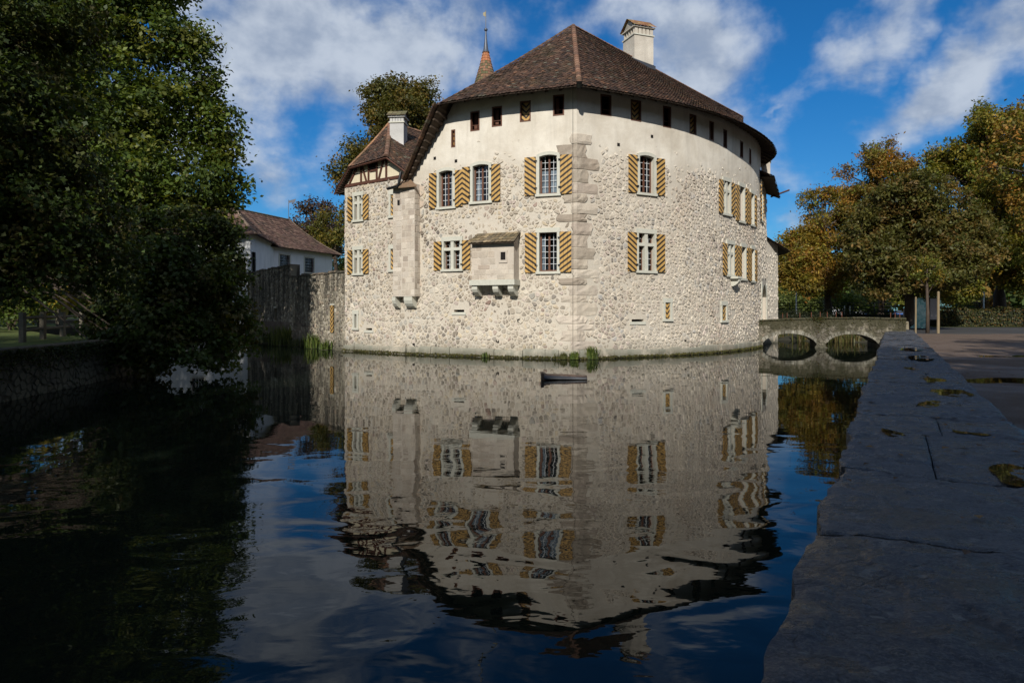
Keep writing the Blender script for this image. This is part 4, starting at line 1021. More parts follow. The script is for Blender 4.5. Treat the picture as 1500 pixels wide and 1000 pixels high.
beam(gx(512), ZG+.1, gx(524), 9.5, .10, .045); beam(gx(537), ZG+.1, gx(530.5), 9.5, .08, .047); beam(gx(555), ZG+.1, gx(562), 9.6, .09, .049); beam(gx(542), 9.15, gx(551), 9.15, .10, .026)
gw = MB(); Fg = WW.frame(gx(546)); gw.fbox(Fg, -.22, .22, 9.22, 9.6, -.02, .01); gw.build('gable_opening', M_DARK, gable)
chimney((-5.98, 36.0), .74, .74, 9.9, 12.6, wing, R(-6), capcols=[((.13, .12, .07), 3), ((.17, .15, .08), 2), ((.1, .08, .05), 2)], mat_=mat('grey_chimney_render', plaster_fn((0.52, 0.51, 0.48), (0.58, 0.57, 0.54), (0.42, 0.41, 0.39))))
lf = MB(); lf.hexa([(-6.55, 35.3, 10.05), (-5.6, 35.25, 9.95), (-5.55, 35.75, 10.2), (-6.5, 35.8, 10.3), (-6.55, 35.3, 10.25), (-5.6, 35.25, 10.15), (-5.55, 35.75, 10.4), (-6.5, 35.8, 10.5)]); lf.build('lead_flashing', M_LEAD, wing)

# corner shaft on two corbels (garderobe flue)
k = .42
A_ = WW.P(WW.L-.56, 0, 0); B_ = WW.P(WW.L-.56, 0, k); 
c1 = WW.tn[0]; nW = Vector((c1.y, -c1.x)); nL = Vector((WL_.tn[0].y, -WL_.tn[0].x))
bis = (nW+nL).normalized(); Cc = Vector((P0[0], P0[1]))+bis*(k/bis.dot(nW))
D_ = WL_.P(.78, 0, k); E_ = WL_.P(.78, 0, 0)
sh_pts = [A_, B_, Vector((Cc.x, Cc.y, 0)), D_, E_]; zsh0, zsh1 = 2.78, 8.1
shm = MB()
lo = [Vector((p.x, p.y, zsh0)) for p in sh_pts]; hi = [Vector((p.x, p.y, zsh1)) for p in sh_pts]
shm.poly(lo+hi, [(i, i+1, i+6, i+5) for i in range(4)]+[(4, 3, 2, 1, 0), (5, 6, 7, 8, 9)])
shaft = shm.build('corner_shaft', M_PINK, castle)
Ws = Wall([(p.x, p.y) for p in sh_pts[1:4]])
Ws0 = Wall([(p.x, p.y) for p in sh_pts[0:2]]); Ws2 = Wall([(p.x, p.y) for p in sh_pts[3:5]])
for (Wq, sd2) in ((Ws, 61), (Ws2, 62)):
    for i_ in range(len(Wq.tn)):
        ashlar(Wq, Wq.cs[i_]+.005, Wq.cs[i_+1]-.005, zsh0+.05, zsh1-.25, shaft, sd2+i_*7, PALB, wmin=.25, wmax=.5)
FW1 = Frame((Ws.P(.36, 0).x, Ws.P(.36, 0).y), Ws.tn[0], (Ws.tn[0].y, -Ws.tn[0].x)); FW2 = Frame((Ws.P(Ws.L-.34, 0).x, Ws.P(Ws.L-.34, 0).y), Ws.tn[1], (Ws.tn[1].y, -Ws.tn[1].x))
FA = WW.frame(WW.L-.55); corbel(FA, 0, .24, zsh0, .55, k-.02, shaft); FB = WL_.frame(.35); corbel(FB, 0, .5, zsh0-.002, .55, k-.02, shaft)
rm = MB(); hi2 = [Vector((p.x, p.y, zsh1)) for p in sh_pts]
def outp(p, q): v = (Vector((p.x, p.y))-Vector(P0)).normalized()*q; return Vector((p.x+v.x, p.y+v.y, 0))
ro = [outp(p, .25) for p in sh_pts[1:4]]; ax = WL_.P(.0, 8.55, -.05)
for p, q in zip(ro[:-1], ro[1:]): rm.poly([Vector((p.x, p.y, zsh1-.12)), Vector((q.x, q.y, zsh1-.12)), ax, Vector((p.x, p.y, zsh1-.18)), Vector((q.x, q.y, zsh1-.18)), ax-Vector((0, 0, .1))], [(0, 1, 2), (3, 5, 4), (0, 3, 4, 1)], (.2, .13, .08))
rm.build('shaft_roof', M_TILE, shaft)
ph = MB(); ph.fbox(FW1, -.05, .1, 7.15, 7.4, -.02, .012); ph.build('peephole', M_DARK, shaft)
gt = MB(); gt.tube([ro[0]+Vector((0, 0, zsh1-.12)), ro[1]+Vector((-.02, -.05, zsh1-.10)), ro[1]+Vector((.05, -.02, zsh1+.05)), ro[1]+Vector((.12, .12, zsh1+.6))], .07, 8); gt.build('gutter_pipe', M_IRON, castle)

# ================================================================== annexes at the right end
an = thing('gate_annex', (15.5, 42, 0), 'narrow rendered annex with pointed doorway, at the right end of the castle above the bridge', 'castle annex')
WA = Wall([(14.62, 40.2), (16.25, 43.6)])
WINS_A = [('plain', (1114.5, 1117.5, 271, 324), (.30, .30), (0, 0))]
s_d0, s_d1 = WA.hit(1115.6)[0], WA.hit(1122.4)[0]
ha, za = [], []
for st, px, sh, cu in WINS_A:
    rc = WA.rect(*px); rc[1] = rc[0]+.8; ha.append(rc+[.32]); za.append(window(WA, rc, st, an, sh, cu))
door_h = [s_d0, s_d1, 1.4, 3.72, .45]
wall_a = wall_mesh(WA, ha+[door_h], -1.3, lambda s: 9.75, 'wall', M_PLAST, an)
# pointed head of the doorway
Fd = WA.frame((s_d0+s_d1)/2); hd = (s_d1-s_d0)/2; dm = MB(); N = 8
for sx in (-1, 1):
    for i in range(N):
        t0, t1 = i/N, (i+1)/N
        x0, x1 = sx*hd*(1-t0), sx*hd*(1-t1); y0, y1 = 2.95+.75*math.sin(t0*math.pi/2), 2.95+.75*math.sin(t1*math.pi/2)
        q = [Fd.P(sx*hd, y0, .03), Fd.P(x0, y0, .03), Fd.P(x1, y1, .03), Fd.P(sx*hd, y1, .03)]
        r_ = [Fd.P(x0, y0, .03), Fd.P(x1, y1, .03), Fd.P(x1, y1, -.42), Fd.P(x0, y0, -.42)]
        dm.face(q); dm.face(r_)
for sx in (-1, 1): dm.fbox(Fd, sx*(hd+.09)-.09, sx*(hd+.09)+.09, 1.4, 3.85, -.02, .05)
dsur = dm.build('doorway_surround', M_SURR, an)
dl = MB()
for i in range(5):
    x = -hd+2*hd*i/5; dl.fbox(Fd, x+.005, x+2*hd/5-.005, 1.42, 3.7, -.40, -.36)
dl.build('door', mat('ochre_door_wood', lambda t, m: pbsdf(t, t.mix(t.rng(t.noise(t.scale(oc(t), (1, 1, .1)), 14, 4), .3, .7), (.22, .10, .03, 1), (.36, .18, .06, 1)), .7)), an)
rubble(WA, .05, WA.L, .45, lambda s: 9.3, .27, .21, za+[(s_d0-.2, s_d1+.2, 1.2, 4.0)], lambda s, z: .8, wall_a, M_STONE, 71, 120, pal=PAL_R, wash=lambda s, z: .5)
# upper roof slopes towards us; beam sticks out
e0, e1 = WA.P(-.1, 9.7, .75), WA.P(WA.L+.75, 9.0, .75); r0 = WA.P(-.1, 11.0, -1.2)+Vector((-.2, 0, 0)); r1 = WA.P(WA.L+.4, 10.7, -2.0)
e0.z = 9.95; e1.z = 9.35
tiles([e0, e1], [r0, r1], an, 75, kick=0)
so_ = MB(); so_.face([e0-Vector((0, 0, .06)), e1-Vector((0, 0, .06)), WA.P(WA.L+.2, 9.7, -.3), WA.P(0, 10.0, -.3)]); so_.build('soffit', M_SOFF, an)
bm_ = MB(); bm_.tube([WA.P(WA.L-.3, 9.30, .3), at(1156, 278.5, 44.8)], .055, 4); bm_.build('jutting_beam', M_BEAM, an)
chimney((16.35, 44.0), .55, .55, 10.2, 12.15, an, R(-20))
a2 = WA.P(WA.L, 0, 0)
an2 = thing('low_annex', (17, 45, 0), 'low wall block with dark tiled roof edge, far right end of the castle', 'castle annex')
WB = Wall([(16.25, 43.62), (17.55, 45.05), (18.0, 48.5)])
wall_b = wall_mesh(WB, [], -1.3, lambda s: 6.6, 'wall', M_PLAST, an2)
rubble(WB, .05, WB.cs[1], .45, lambda s: 6.2, .27, .21, [], lambda s, z: .55, wall_b, M_STONE, 77, 60, pal=PAL_R, wash=lambda s, z: .6)
tiles([WB.P(-.1, 6.75, .1), WB.P(WB.cs[1]+.1, 6.0, .75), WB.P(WB.L, 6.0, .8)], [WB.P(-.1, 7.6, -1.2), WB.P(WB.cs[1], 7.6, -2.0), WB.P(WB.L, 7.6, -2.2)], an2, 78, kick=0)
so2 = MB(); so2.face([WB.P(-.1, 6.70, .1), WB.P(WB.cs[1]+.1, 5.94, .75), WB.P(WB.cs[1], 6.6, -.1), WB.P(0, 6.9, -.1)]); so2.face([WB.P(WB.cs[1]+.1, 5.94, .75), WB.P(WB.L, 5.94, .8), WB.P(WB.L, 6.6, 0), WB.P(WB.cs[1], 6.6, 0)]); so2.build('soffit', M_SOFF, an2)

# ================================================================== turret spire behind the roof
tur = thing('stair_turret', (-1.8, 47, 0), 'slim turret spire with mossy orange tiles, dark needle and weathervane, rising behind the main roof', 'turret')
tb = MB(); tb.lathe((-1.8, 47, 0), [(1.5, 0), (1.5, 14.5)], 12); tb.build('tower_wall', M_PLAST, tur)
sp_ = MB(); r3 = random.Random(5); prof = [(1.9, 14.2), (1.4, 15.6), (1.02, 16.8), (.68, 18.0), (.40, 19.0), (.17, 19.95)]
def prad(z):
    for (a, b), (c, d_) in zip(prof[:-1], prof[1:]):
        if b <= z <= d_: return a+(c-a)*(z-b)/(d_-b)
    return prof[-1][0]
z = 14.2; row = 0
while z < 19.9:
    nt = max(6, int(2*math.pi*prad(z)/.16)); z2 = min(19.95, z+.26)
    for i in range(nt):
        a0 = 2*math.pi*(i+.5*(row % 2))/nt; a1 = a0+2*math.pi/nt*.93; ra, rb = prad(z)+.035+r3.uniform(0, .01), prad(z2)+.005
        pt = lambda a, r_, zz: (-1.8+r_*math.cos(a), 47+r_*math.sin(a), zz)
        c = r3.choice([(.22, .12, .07), (.18, .10, .06), (.14, .11, .06), (.11, .10, .05), (.26, .14, .08)])
        if z > 19: c = (.38, .15, .07)
        sp_.poly([pt(a0, ra, z), pt(a1, ra, z), pt(a1, rb, z2), pt(a0, rb, z2), pt(a0, ra-.03, z), pt(a1, ra-.03, z)], [(0, 1, 2, 3), (4, 5, 1, 0)], c)
    z += .2; row += 1
spire = sp_.build('spire_tiles', M_TILE, tur, kind='stuff')
nd = MB(); nd.lathe((-1.8, 47, 0), [(.26, 19.85), (.17, 20.05), (.10, 20.6), (.06, 21.1), (.05, 21.35)], 10); nd.build('lead_needle', M_LEAD, tur, smooth=True)
bl = MB(); bl.lathe((-1.8, 47, 21.42), [(.0, -.13), (.09, -.09), (.13, 0), (.09, .09), (0, .13)], 12); bl.build('ball', M_LEAD, tur, smooth=True)
vn = MB(); vn.tube([(-1.8, 47, 21.5), (-1.8, 47, 22.75)], .02, 6); vn.hexa([(-1.98, 46.99, 22.4), (-1.82, 46.99, 22.3), (-1.82, 47.01, 22.3), (-1.98, 47.01, 22.4), (-2.0, 46.99, 22.58), (-1.82, 46.99, 22.66), (-1.82, 47.01, 22.66), (-2.0, 47.01, 22.58)]); vn.build('weathervane', mat('gilt_vane', lambda t, m: pbsdf(t, (.22, .19, .12, 1), .6, metal=.3)), tur)
ORD = ['first', 'second', 'third', 'fourth', 'fifth', 'sixth', 'seventh', 'eighth', 'ninth', 'tenth', 'eleventh', 'twelfth']
# ================================================================== curtain wall on the left
cw_ = thing('curtain_wall', (-13, 41, 0), 'dark weathered rubble-stone curtain wall with stepped top, between the castle and the white house', 'wall')
WC = Wall([(-19.7, 50.9), (-13.4, 41.3), (-8.72, 35.58)])
sC = WC.hit(425)[0]
def top_c(s): return 4.85+.03*math.sin(s*2) if s < sC else 4.12+(4.25-4.12)*0+.03*math.sin(s*3)
rcC = [('hatch_bare', (484.5, 489.5, 447, 487), None, None), ('slot_bare', (402, 405.5, 451, 469), None, None)]
hc, zc_ = build_wins(WC, rcC, cw_)
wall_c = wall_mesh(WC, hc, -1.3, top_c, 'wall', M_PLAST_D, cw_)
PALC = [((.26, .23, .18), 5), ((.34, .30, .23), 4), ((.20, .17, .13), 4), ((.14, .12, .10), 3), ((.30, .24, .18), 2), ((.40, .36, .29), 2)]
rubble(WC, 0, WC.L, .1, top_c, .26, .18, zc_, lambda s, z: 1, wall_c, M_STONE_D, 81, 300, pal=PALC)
cp = MB(); s = 0
while s < WC.L-.1:
    e = min(WC.L, s+rnd.uniform(.35, .7)); zt = top_c(s+.02)
    if s < sC < e: e = sC
    if e-s < .05: s = e+.01; continue
    h = rnd.uniform(.05, .12)
    c = MB(); c.hexa([WC.P(s+.01, zt, .06), WC.P(e-.01, zt, .06), WC.P(e-.01, zt, -.6), WC.P(s+.01, zt, -.6), WC.P(s+.01, zt+h, .04), WC.P(e-.01, zt+h, .04), WC.P(e-.01, zt+h*.8, -.6), WC.P(s+.01, zt+h*.8, -.6)], rnd.choice([(.14, .11, .08), (.18, .14, .1), (.11, .1, .07)]))
    c.build('coping_stone', M_STONE_D, wall_c); s = e
cbk = MB(); p_, q_, r_ = WC.P(0, 0, -.6), WC.P(sC, 0, -.6), WC.P(WC.L, 0, -.6)
for u, v, h in ((p_, q_, 4.85), (q_, r_, 4.12)): cbk.face([Vector((u.x, u.y, -1)), Vector((v.x, v.y, -1)), Vector((v.x, v.y, h)), Vector((u.x, u.y, h))])
cbk.face([WC.P(sC, -1, 0), WC.P(sC, -1, -.6), WC.P(sC, 4.85, -.6), WC.P(sC, 4.85, 0)]); cbk.build('back_face', M_PLAST_D, cw_)

# ================================================================== white house
wh = thing('white_house', (-20, 62, 0), 'white house with long brown tiled roof and dark barred windows, behind the curtain wall', 'house')
WH = Wall([(-21.5, 56.8), (-17.7, 67.2)])
WH = Wall([(-17.7+(-21.5+17.7)*1.25, 67.2+(56.8-67.2)*1.25), (-17.7, 67.2)])
def whrect(px, w_, y0, y1):
    s_, dd = WH.hit(px); return [s_-w_/2, s_+w_/2, CAMZ+(HY-y1)/F*dd, CAMZ+(HY-y0)/F*dd]
hh = []
for px, y0, y1 in ((384, 369, 391), (417, 373.5, 391), (453, 378, 399)):
    rc = whrect(px, 1.35, y0, y1); c_ = (rc[0]+rc[1])/2; Fr = WH.frame(c_); su = MB(); a, b = rc[0]-c_, rc[1]-c_
    su.fbox(Fr, a-.14, a, rc[2]-.1, rc[3]+.14, -.05, .03); su.fbox(Fr, b, b+.14, rc[2]-.1, rc[3]+.14, -.05, .03); su.fbox(Fr, a, b, rc[3], rc[3]+.14, -.05, .03); su.fbox(Fr, a, b, rc[2]-.1, rc[2], -.05, .05)
    wn = su.build('window', M_SURR, wh); hh.append(rc); panes(Fr, a, b, rc[2], rc[3], 4, 5, -.14, wn, .05); room(Fr, a, b, rc[2], rc[3], .32, wn)
    g_ = MB()
    for i in range(1, 5): g_.tube([Fr.P(a+(b-a)*i/5, rc[2], -.05), Fr.P(a+(b-a)*i/5, rc[3], -.05)], .016, 4)
    for i in range(1, 4): g_.tube([Fr.P(a, rc[2]+(rc[3]-rc[2])*i/4, -.05), Fr.P(b, rc[2]+(rc[3]-rc[2])*i/4, -.05)], .014, 4)
    g_.build('window_bars', M_IRON, wn)
wall_mesh(WH, hh, 0, lambda s: 7.75, 'wall', M_WHITE, wh)
ew = MB(); a = WH.P(WH.L, 0, 0); b = a+Vector((-9, 3.4, 0)); ew.face([a, b, Vector((b.x, b.y, 7.75)), Vector((a.x, a.y, 7.75))]); a = WH.P(0, 0, 0); b = a+Vector((-9, 3.4, 0)); ew.face([b, a, Vector((a.x, a.y, 7.75)), Vector((b.x, b.y, 7.75))]); ew.build('end_wall', M_WHITE, wh)
E0 = WH.P(-.3, 7.6, .6); E1 = WH.P(WH.L+.6, 7.6, .6); RA = Vector((E0.x-4.2, E0.y+1.6, 12.0)); RB = at(425, 322, 65.5)
RBx = Vector((-21.4, 65.4, RB.z)); RA = Vector((RBx.x-4.0, RBx.y-10.8, RBx.z+.15))
WPAL = [((.15, .09, .07), 5), ((.12, .07, .055), 4), ((.19, .12, .09), 3), ((.09, .06, .05), 2)]
rfh, Sh = tiles([E0, E1], [RA, RBx], wh, 91, tw=.26, ex=.26, kick=.5, pal=WPAL)
tiles([E1, E1+Vector((-8.5, 3.4, 0))], [RBx-Vector((0, .02, 0)), RBx], wh, 92, tw=.35, ex=.35, kick=.5, pal=WPAL)
so3 = MB(); so3.face([E0-Vector((0, 0, .06)), E1-Vector((0, 0, .06)), WH.P(WH.L, 7.75, 0), WH.P(0, 7.75, 0)]); so3.face([RA, RBx, RBx+Vector((-5, 2, -4.5)), RA+Vector((-5, 2, -4.5))]); so3.build('eaves_board', M_BEAM, wh)
ridge_caps(E1, RBx, rfh, lambda u: Sh(1.0, u)+Vector((0, 0, .04)), seed=12, cols=((.17, .12, .09), (.2, .15, .11))); ridge_caps(RA, RBx, rfh, seed=13, step=.5, cols=((.13, .11, .06), (.1, .09, .05)))
vn = MB(); vn.tube([RBx, RBx+Vector((0, 0, 1.9))], .03, 5); vn.hexa([RBx+Vector(v) for v in ((-.02, 0, 1.6), (.6, 0, 1.65), (.6, .02, 1.65), (-.02, .02, 1.6), (-.02, 0, 1.8), (.7, 0, 2.0), (.7, .02, 2.0), (-.02, .02, 1.8))]); vn.build('weathervane', M_LEAD, wh)
# gabled wing at the water's edge
ww = thing('white_wing', (-24, 51, 0), 'taller white house wing standing at the water, half hidden behind the drooping branches', 'house')
WV = Wall([(-29.5, 49.4), (-19.55, 51.0)])
hv = [whr for whr in ()]
wv_holes = []
for px, y0, y1 in ((352, 438-60, 400), (262, 380, 400), (290, 420, 440)):
    rc = WV.rect(px-9, px+9, y0, y1); c_ = (rc[0]+rc[1])/2; Fr = WV.frame(c_); a, b = rc[0]-c_, rc[1]-c_; su = MB()
    su.fbox(Fr, a-.12, a, rc[2]-.1, rc[3]+.12, -.05, .03); su.fbox(Fr, b, b+.12, rc[2]-.1, rc[3]+.12, -.05, .03); su.fbox(Fr, a, b, rc[3], rc[3]+.12, -.05, .03); su.fbox(Fr, a, b, rc[2]-.1, rc[2], -.05, .05)
    wn = su.build('window', M_SURR, ww); panes(Fr, a, b, rc[2], rc[3], 4, 4, -.14, wn, .05); room(Fr, a, b, rc[2], rc[3], .32, wn); wv_holes.append(rc)
wall_mesh(WV, wv_holes, -1, lambda s: 8.0, 'wall', M_WHITE, ww)
sw = MB(); a = WV.P(WV.L, 0, 0); b = a+Vector((-1.2, 9, 0)); sw.face([Vector((a.x, a.y, -1)), Vector((b.x, b.y, -1)), Vector((b.x, b.y, 8.0)), Vector((a.x, a.y, 8.0))])
for s_ in (WV.L-.32,): sw.fbox(WV.frame(s_), -.0, .34, -.9, 8.0, .0, .12)
sw.build('side_wall', M_WHITE, ww)
V0, V1 = WV.P(-.5, 7.75, .7), WV.P(WV.L+.55, 7.75, .7); RV0, RV1 = WV.P(.0, 11.4, -4.5), WV.P(WV.L-2.6, 11.2, -4.5)
rfw, Sw = tiles([V0, V1], [RV0, RV1], ww, 95, tw=.26, ex=.26, kick=.4, pal=WPAL)
tiles([V1, V1+Vector((-1.2, 8.5, 0))], [RV1, RV1+Vector((-.3, .5, 0))], ww, 96, tw=.3, ex=.3, kick=.4, pal=WPAL)
so4 = MB(); so4.face([V0-Vector((0, 0, .06)), V1-Vector((0, 0, .06)), WV.P(WV.L, 7.95, 0), WV.P(0, 7.95, 0)]); so4.face([V1-Vector((0, 0, .06)), V1+Vector((-1.2, 8.5, -.06)), WV.P(WV.L, 7.95, -8), WV.P(WV.L, 7.95, 0)]); so4.face([RV0, RV1, RV1+Vector((0, 5, -4)), RV0+Vector((0, 5, -4))]); so4.build('eaves_board', M_BEAM, ww)
ridge_caps(V1, RV1, rfw, lambda u: Sw(1.0, u)+Vector((0, 0, .04)), seed=15, cols=((.17, .12, .09), (.2, .15, .11)))

# ================================================================== stone bridge with two arches
br = thing('stone_bridge', (17, 39, 0), 'low old stone bridge with two shallow arches, between the castle doorway and the moat path', 'bridge')
BL, BR_ = Vector((14.3, 39.6)), Vector((21.6, 37.4)); bt = (BR_-BL).normalized(); bn = Vector((bt.y, -bt.x)); LB = (BR_-BL).length
Fbr = Frame((BL.x, BL.y), bt, bn); WBr = Wall([tuple(BL), tuple(BR_)])
arch = [(WBr.hit(1117)[0]+.02, WBr.hit(1196)[0]), (WBr.hit(1210)[0], WBr.hit(1287)[0])]
def deck(s): return 1.50+.16*math.sin(min(1, s/LB)*math.pi)*.6+.12*s/LB
def under(s):
    for a, b in arch:
        if a < s < b: u = (s-a)/(b-a)*2-1; return 0.02+.78*math.sqrt(max(0, 1-u*u*.92))-.25*(abs(u))**6*0
    return -1.2
mb = MB(); NS = 96; TH = 3.0
for i in range(NS):
    s0, s1 = LB*i/NS, LB*(i+1)/NS; m = (s0+s1)/2; u0, u1 = (under(s0+1e-4), under(s1-1e-4))
    if (u0 < 0) != (u1 < 0): u0 = u1 = min(u0, u1) if under(m) < 0 else max(u0, u1)
    P = Fbr.P
    mb.face([P(s0, u0, 0), P(s1, u1, 0), P(s1, deck(s1), 0), P(s0, deck(s0), 0)]); mb.face([P(s1, u1, -TH), P(s0, u0, -TH), P(s0, deck(s0), -TH), P(s1, deck(s1), -TH)])
    mb.face([P(s0, u0, 0), P(s0, u0, -TH), P(s1, u1, -TH), P(s1, u1, 0)]); mb.face([P(s0, deck(s0)-.02, 0), P(s1, deck(s1)-.02, 0), P(s1, deck(s1)-.02, -TH), P(s0, deck(s0)-.02, -TH)])
for a, b in arch:
    for e in (a, b): mb.face([Fbr.P(e, -1, 0), Fbr.P(e, -1, -TH), Fbr.P(e, under(a+.02 if e == a else b-.02), -TH), Fbr.P(e, under(a+.02 if e == a else b-.02), 0)])
bw_ = mb.build('spandrel_wall', M_PLAST_B, br)
def keepb(s, z): return 1 if z > under(s)+.26 else 0
rubble(WBr, .05, LB-.05, -.1, lambda s: deck(s)-.02, .26, .19, [], keepb, bw_, M_STONE_B, 101, 200, pal=PALC)
for a, b in arch:      # voussoirs
    N = 17
    for i in range(N):
        t0, t1 = -1+2*i/N+.01, -1+2*(i+1)/N-.01; s0, s1 = a+(b-a)*(t0+1)/2, a+(b-a)*(t1+1)/2
        z0_, z1_ = under(s0+1e-3), under(s1-1e-3); h = .20+rnd.uniform(-.03, .03); v = MB(); k = rnd.uniform(.02, .05)
        d0, d1 = Vector((t0*.55, 1)).normalized()*h, Vector((t1*.55, 1)).normalized()*h
        v.hexa([Fbr.P(s0, z0_, k), Fbr.P(s1, z1_, k), Fbr.P(s1, z1_, -.3), Fbr.P(s0, z0_, -.3), Fbr.P(s0+d0.x, z0_+d0.y, k), Fbr.P(s1+d1.x, z1_+d1.y, k), Fbr.P(s1+d1.x, z1_+d1.y, -.3), Fbr.P(s0+d0.x, z0_+d0.y, -.3)], rnd.choice([(.34, .32, .26), (.4, .38, .32), (.27, .25, .2)]))
        v.build('arch_stone', M_STONE_B, bw_)
s = 0
while s < LB-.1:
    e = min(LB, s+rnd.uniform(.5, 1.0)); c = MB(); h = rnd.uniform(.06, .1)
    c.hexa([Fbr.P(s+.01, deck(s), .07), Fbr.P(e-.01, deck(e), .07), Fbr.P(e-.01, deck(e), -.35), Fbr.P(s+.01, deck(s), -.35), Fbr.P(s+.01, deck(s)+h, .05), Fbr.P(e-.01, deck(e)+h, .05), Fbr.P(e-.01, deck(e)+h, -.35), Fbr.P(s+.01, deck(s)+h, -.35)], rnd.choice([(.20, .18, .12), (.26, .23, .17), (.15, .15, .1)]))
    c.build('coping_stone', M_STONE_B, br); s = e
gh = MB()      # ivy and grass hanging on the parapet
for i in range(900):
    s = rnd.uniform(0, LB) if rnd.random() < .6 else rnd.gauss(arch[0][1]+.1, .25); z = deck(min(LB, max(0, s)))+.08-abs(rnd.gauss(0, .12)) if rnd.random() < .7 else rnd.uniform(.3, 1.5)
    if not 0 < s < LB or z < under(s)+.05: continue
    p = Fbr.P(s, z, .07); a = Vector((rnd.uniform(-.04, .04), rnd.uniform(-.05, 0), rnd.uniform(-.02, .05))); b = Vector((rnd.uniform(-.03, .03), -.02, rnd.uniform(-.05, .03)))
    gh.face([p, p+a, p+a+b, p+b], rnd.choice([(.05, .07, .02), (.08, .08, .02), (.10, .06, .02)]))
gh.build('ivy', M_LEAF, br, kind='stuff')
# low rusty reinforcing stubs on the bridge kerb
for i, px in enumerate((1153, 1160, 1180, 1198, 1212, 1223, 1237, 1246, 1290, 1302, 1314)):
    s_ = WBr.hit(px)[0] if px < 1288 else LB-.2+(px-1288)*.02; p = Fbr.P(min(s_, LB+.6), deck(min(LB, s_))+.05, -2.8); m = MB(); m.tube([p, p+Vector((0, 0, .32))], .018, 5)
    o = m.build('iron_stake', simple('rusty_iron', (.16, .06, .035), .8), None); tag(o, ORD[i]+' rusty iron stake from the castle along the bridge edge', 'stake', 'rusty stakes on the bridge')

# ================================================================== moat boundary wall with coping (right)
D2 = Vector((.4864, .8737)); C2 = Vector((.8737, -.4864)); O2 = Vector((.80, 2.11))
mw = thing('boundary_wall', (12, 20, 0), 'long low moat wall topped with wide wet dark slate slabs, running from the foreground to the bridge', 'wall')
CWID = 1.40; ZC = .95
def CP(a, b, z): q = O2+D2*a+C2*b; return Vector((q.x, q.y, z))
core = MB(); core.hexa([CP(-16, .06, -1.3), CP(45.5, .06, -1.3), CP(45.5, CWID-.05, -1.3), CP(-16, CWID-.05, -1.3), CP(-16, .06, .80), CP(45.5, .06, .80), CP(45.5, CWID-.05, .80), CP(-16, CWID-.05, .80)]); core_o = core.build('wall_core', M_PLAST_D, mw)
WM = Wall([tuple(O2+D2*-3+C2*.06), tuple(O2+D2*45+C2*.06)])
class Flip:   # the water-side face: outward is to the left
    def P(s, a, z, k=0.0): q = O2+D2*(a-3)+C2*(.06-k); return Vector((q.x, q.y, z))
rubble(Flip(), 0, 30, -.1, lambda s: .8, .3, .2, [], lambda s, z: 1, core_o, M_STONE_D, 111, 0, pal=PALC)
def relief(p, amp=1.0):
    v = Vector((p.x, p.y, 0)); al = v.xy.dot(D2); ac = v.xy.dot(C2)
    wx = noise.noise(v*.9+Vector((9, 1, 2)))*.6+noise.noise(v*3)*.12
    r1 = 1-abs(noise.noise(Vector((al*1.1+wx, ac*.55+wx, 3.3))))*2.2
    terr = noise.noise(Vector((al*.9+wx*.4, ac*1.3+wx, 7.7)))*4.0; st = math.floor(terr)+min(1, (terr-math.floor(terr))*9)
    return amp*(.010*max(-1, r1)+.011*st+.008*noise.noise(v*4)+.006*noise.noise(v*12)+.003*noise.noise(v*30))
SKEW = lambda q: .16*math.sin(q*12.9)
rs = random.Random(77); a = -3.0; idx = 0
